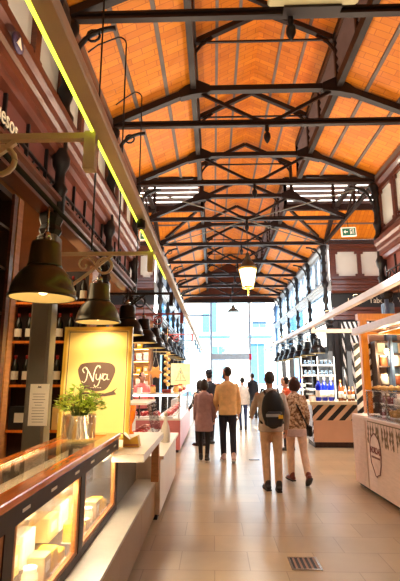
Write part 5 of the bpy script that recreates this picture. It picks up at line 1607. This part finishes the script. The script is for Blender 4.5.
# ================================================================== LIGHT
w = bpy.data.worlds.new('sky'); SC.world = w; w.use_nodes = True
bg = w.node_tree.nodes['Background']
bg.inputs['Color'].default_value = (0.78, 0.90, 1.0, 1); bg.inputs['Strength'].default_value = 4.0
def light(name, kind, loc, energy, color, rot=None, **kw):
    l = bpy.data.lights.new(name, kind); l.energy = energy; l.color = color
    for k_, v in kw.items(): setattr(l, k_, v)
    o = bpy.data.objects.new(name, l); COL.objects.link(o); o.location = loc
    if rot: o.rotation_euler = rot
    return o
WARM = (1.0, .76, .45); NEUT = (1.0, .9, .78)
light('sun', 'SUN', (0, -5, 30), 16.0, (1, .95, .86), (R(52), 0, R(20)), angle=R(1))
for (x, y, z, s) in up:
    light('added_uplight', 'SPOT', (x, y, z), (50 if y < 4 and x < 0 else 66) if y < 13 else 48, (1.0, .84, .62), (PI, 0, 0), spot_size=R(165), spot_blend=.6, shadow_soft_size=.06)  # added source that spreads light over the roof
for x, y in ((XLMP, 2.92), (XLMP, 5.88), (XLMP, 8.68), (XLMP, 11.44), (XLMP, 14.2)):
    light('lamp_light', 'SPOT', (x, y, 2.17), 40, WARM, (0, 0, 0), spot_size=R(150), spot_blend=.5, shadow_soft_size=.05)
for y in (12.15, 14.6, 17.0):
    light('lamp_light', 'SPOT', (2.9, y, 2.26), 60, NEUT, (0, 0, 0), spot_size=R(150), spot_blend=.5, shadow_soft_size=.05)
light('lamp_light', 'SPOT', (XLMP, 4.38, 2.17), 22, WARM, (0, 0, 0), spot_size=R(150), spot_blend=.5, shadow_soft_size=.05)
t = thing('added_spotlight', 'small added spot lamp under the left rail brightening the gold poster', 'added_spotlight', (-.545, 3.1, 2.70))  # fixture added to brighten the poster
mb = MB(); mb.lathe([(.03, 0), (.034, .005), (.034, .06), (.01, .075)], n=14); mb.build('housing', 'iron_black', t)
mb = MB(); mb.lathe([(.004, .0751), (.004, .0795)], n=6); mb.build('hanger', 'iron_black', t)
dv = Vector((-1.2, 4.5, 1.25)) - Vector((-.545, 3.1, 2.66))
light('added_poster_light', 'SPOT', (-.545, 3.1, 2.66), 170, (1, .88, .66), dv.to_track_quat('-Z', 'Y').to_euler(), spot_size=R(34), spot_blend=.6, shadow_soft_size=.03)  # added beam on the poster and counter top
light('lantern_light', 'POINT', (XC, TC, 3.35), 60, NEUT, shadow_soft_size=.15)
light('case_light', 'AREA', (CX - .07, 2.5, 1.085 - .155), 42, (1, .85, .6), (0, R(-12), 0), shape='RECTANGLE', size=.03, size_y=3.0)
light('bulb_light', 'POINT', (3.03, 7.68, 1.93), 22, WARM, shadow_soft_size=.05)
light('bulb_light', 'POINT', (3.12, 7.2, 1.97), 22, WARM, shadow_soft_size=.05)
light('stall_light', 'AREA', (-2.4, 3.6, 3.15), 24, WARM, (0, 0, 0), shape='RECTANGLE', size=1.2, size_y=3.0)
light('deli_light', 'AREA', (-1.5, 10.6, 3.9), 60, NEUT, (0, 0, 0), size=.6)
light('bar_light', 'AREA', (3.1, 10.3, 4.2), 70, NEUT, (0, 0, 0), size=.6)
light('right_stall_light', 'AREA', (2.6, 5.6, 3.1), 34, (1, .95, .9), (0, 0, 0), size=.7)

SC.view_settings.view_transform = 'Standard'
SC.view_settings.look = 'None'
SC.view_settings.exposure = 0.8
SC.view_settings.gamma = 1.0
SC.view_settings.use_curve_mapping = False
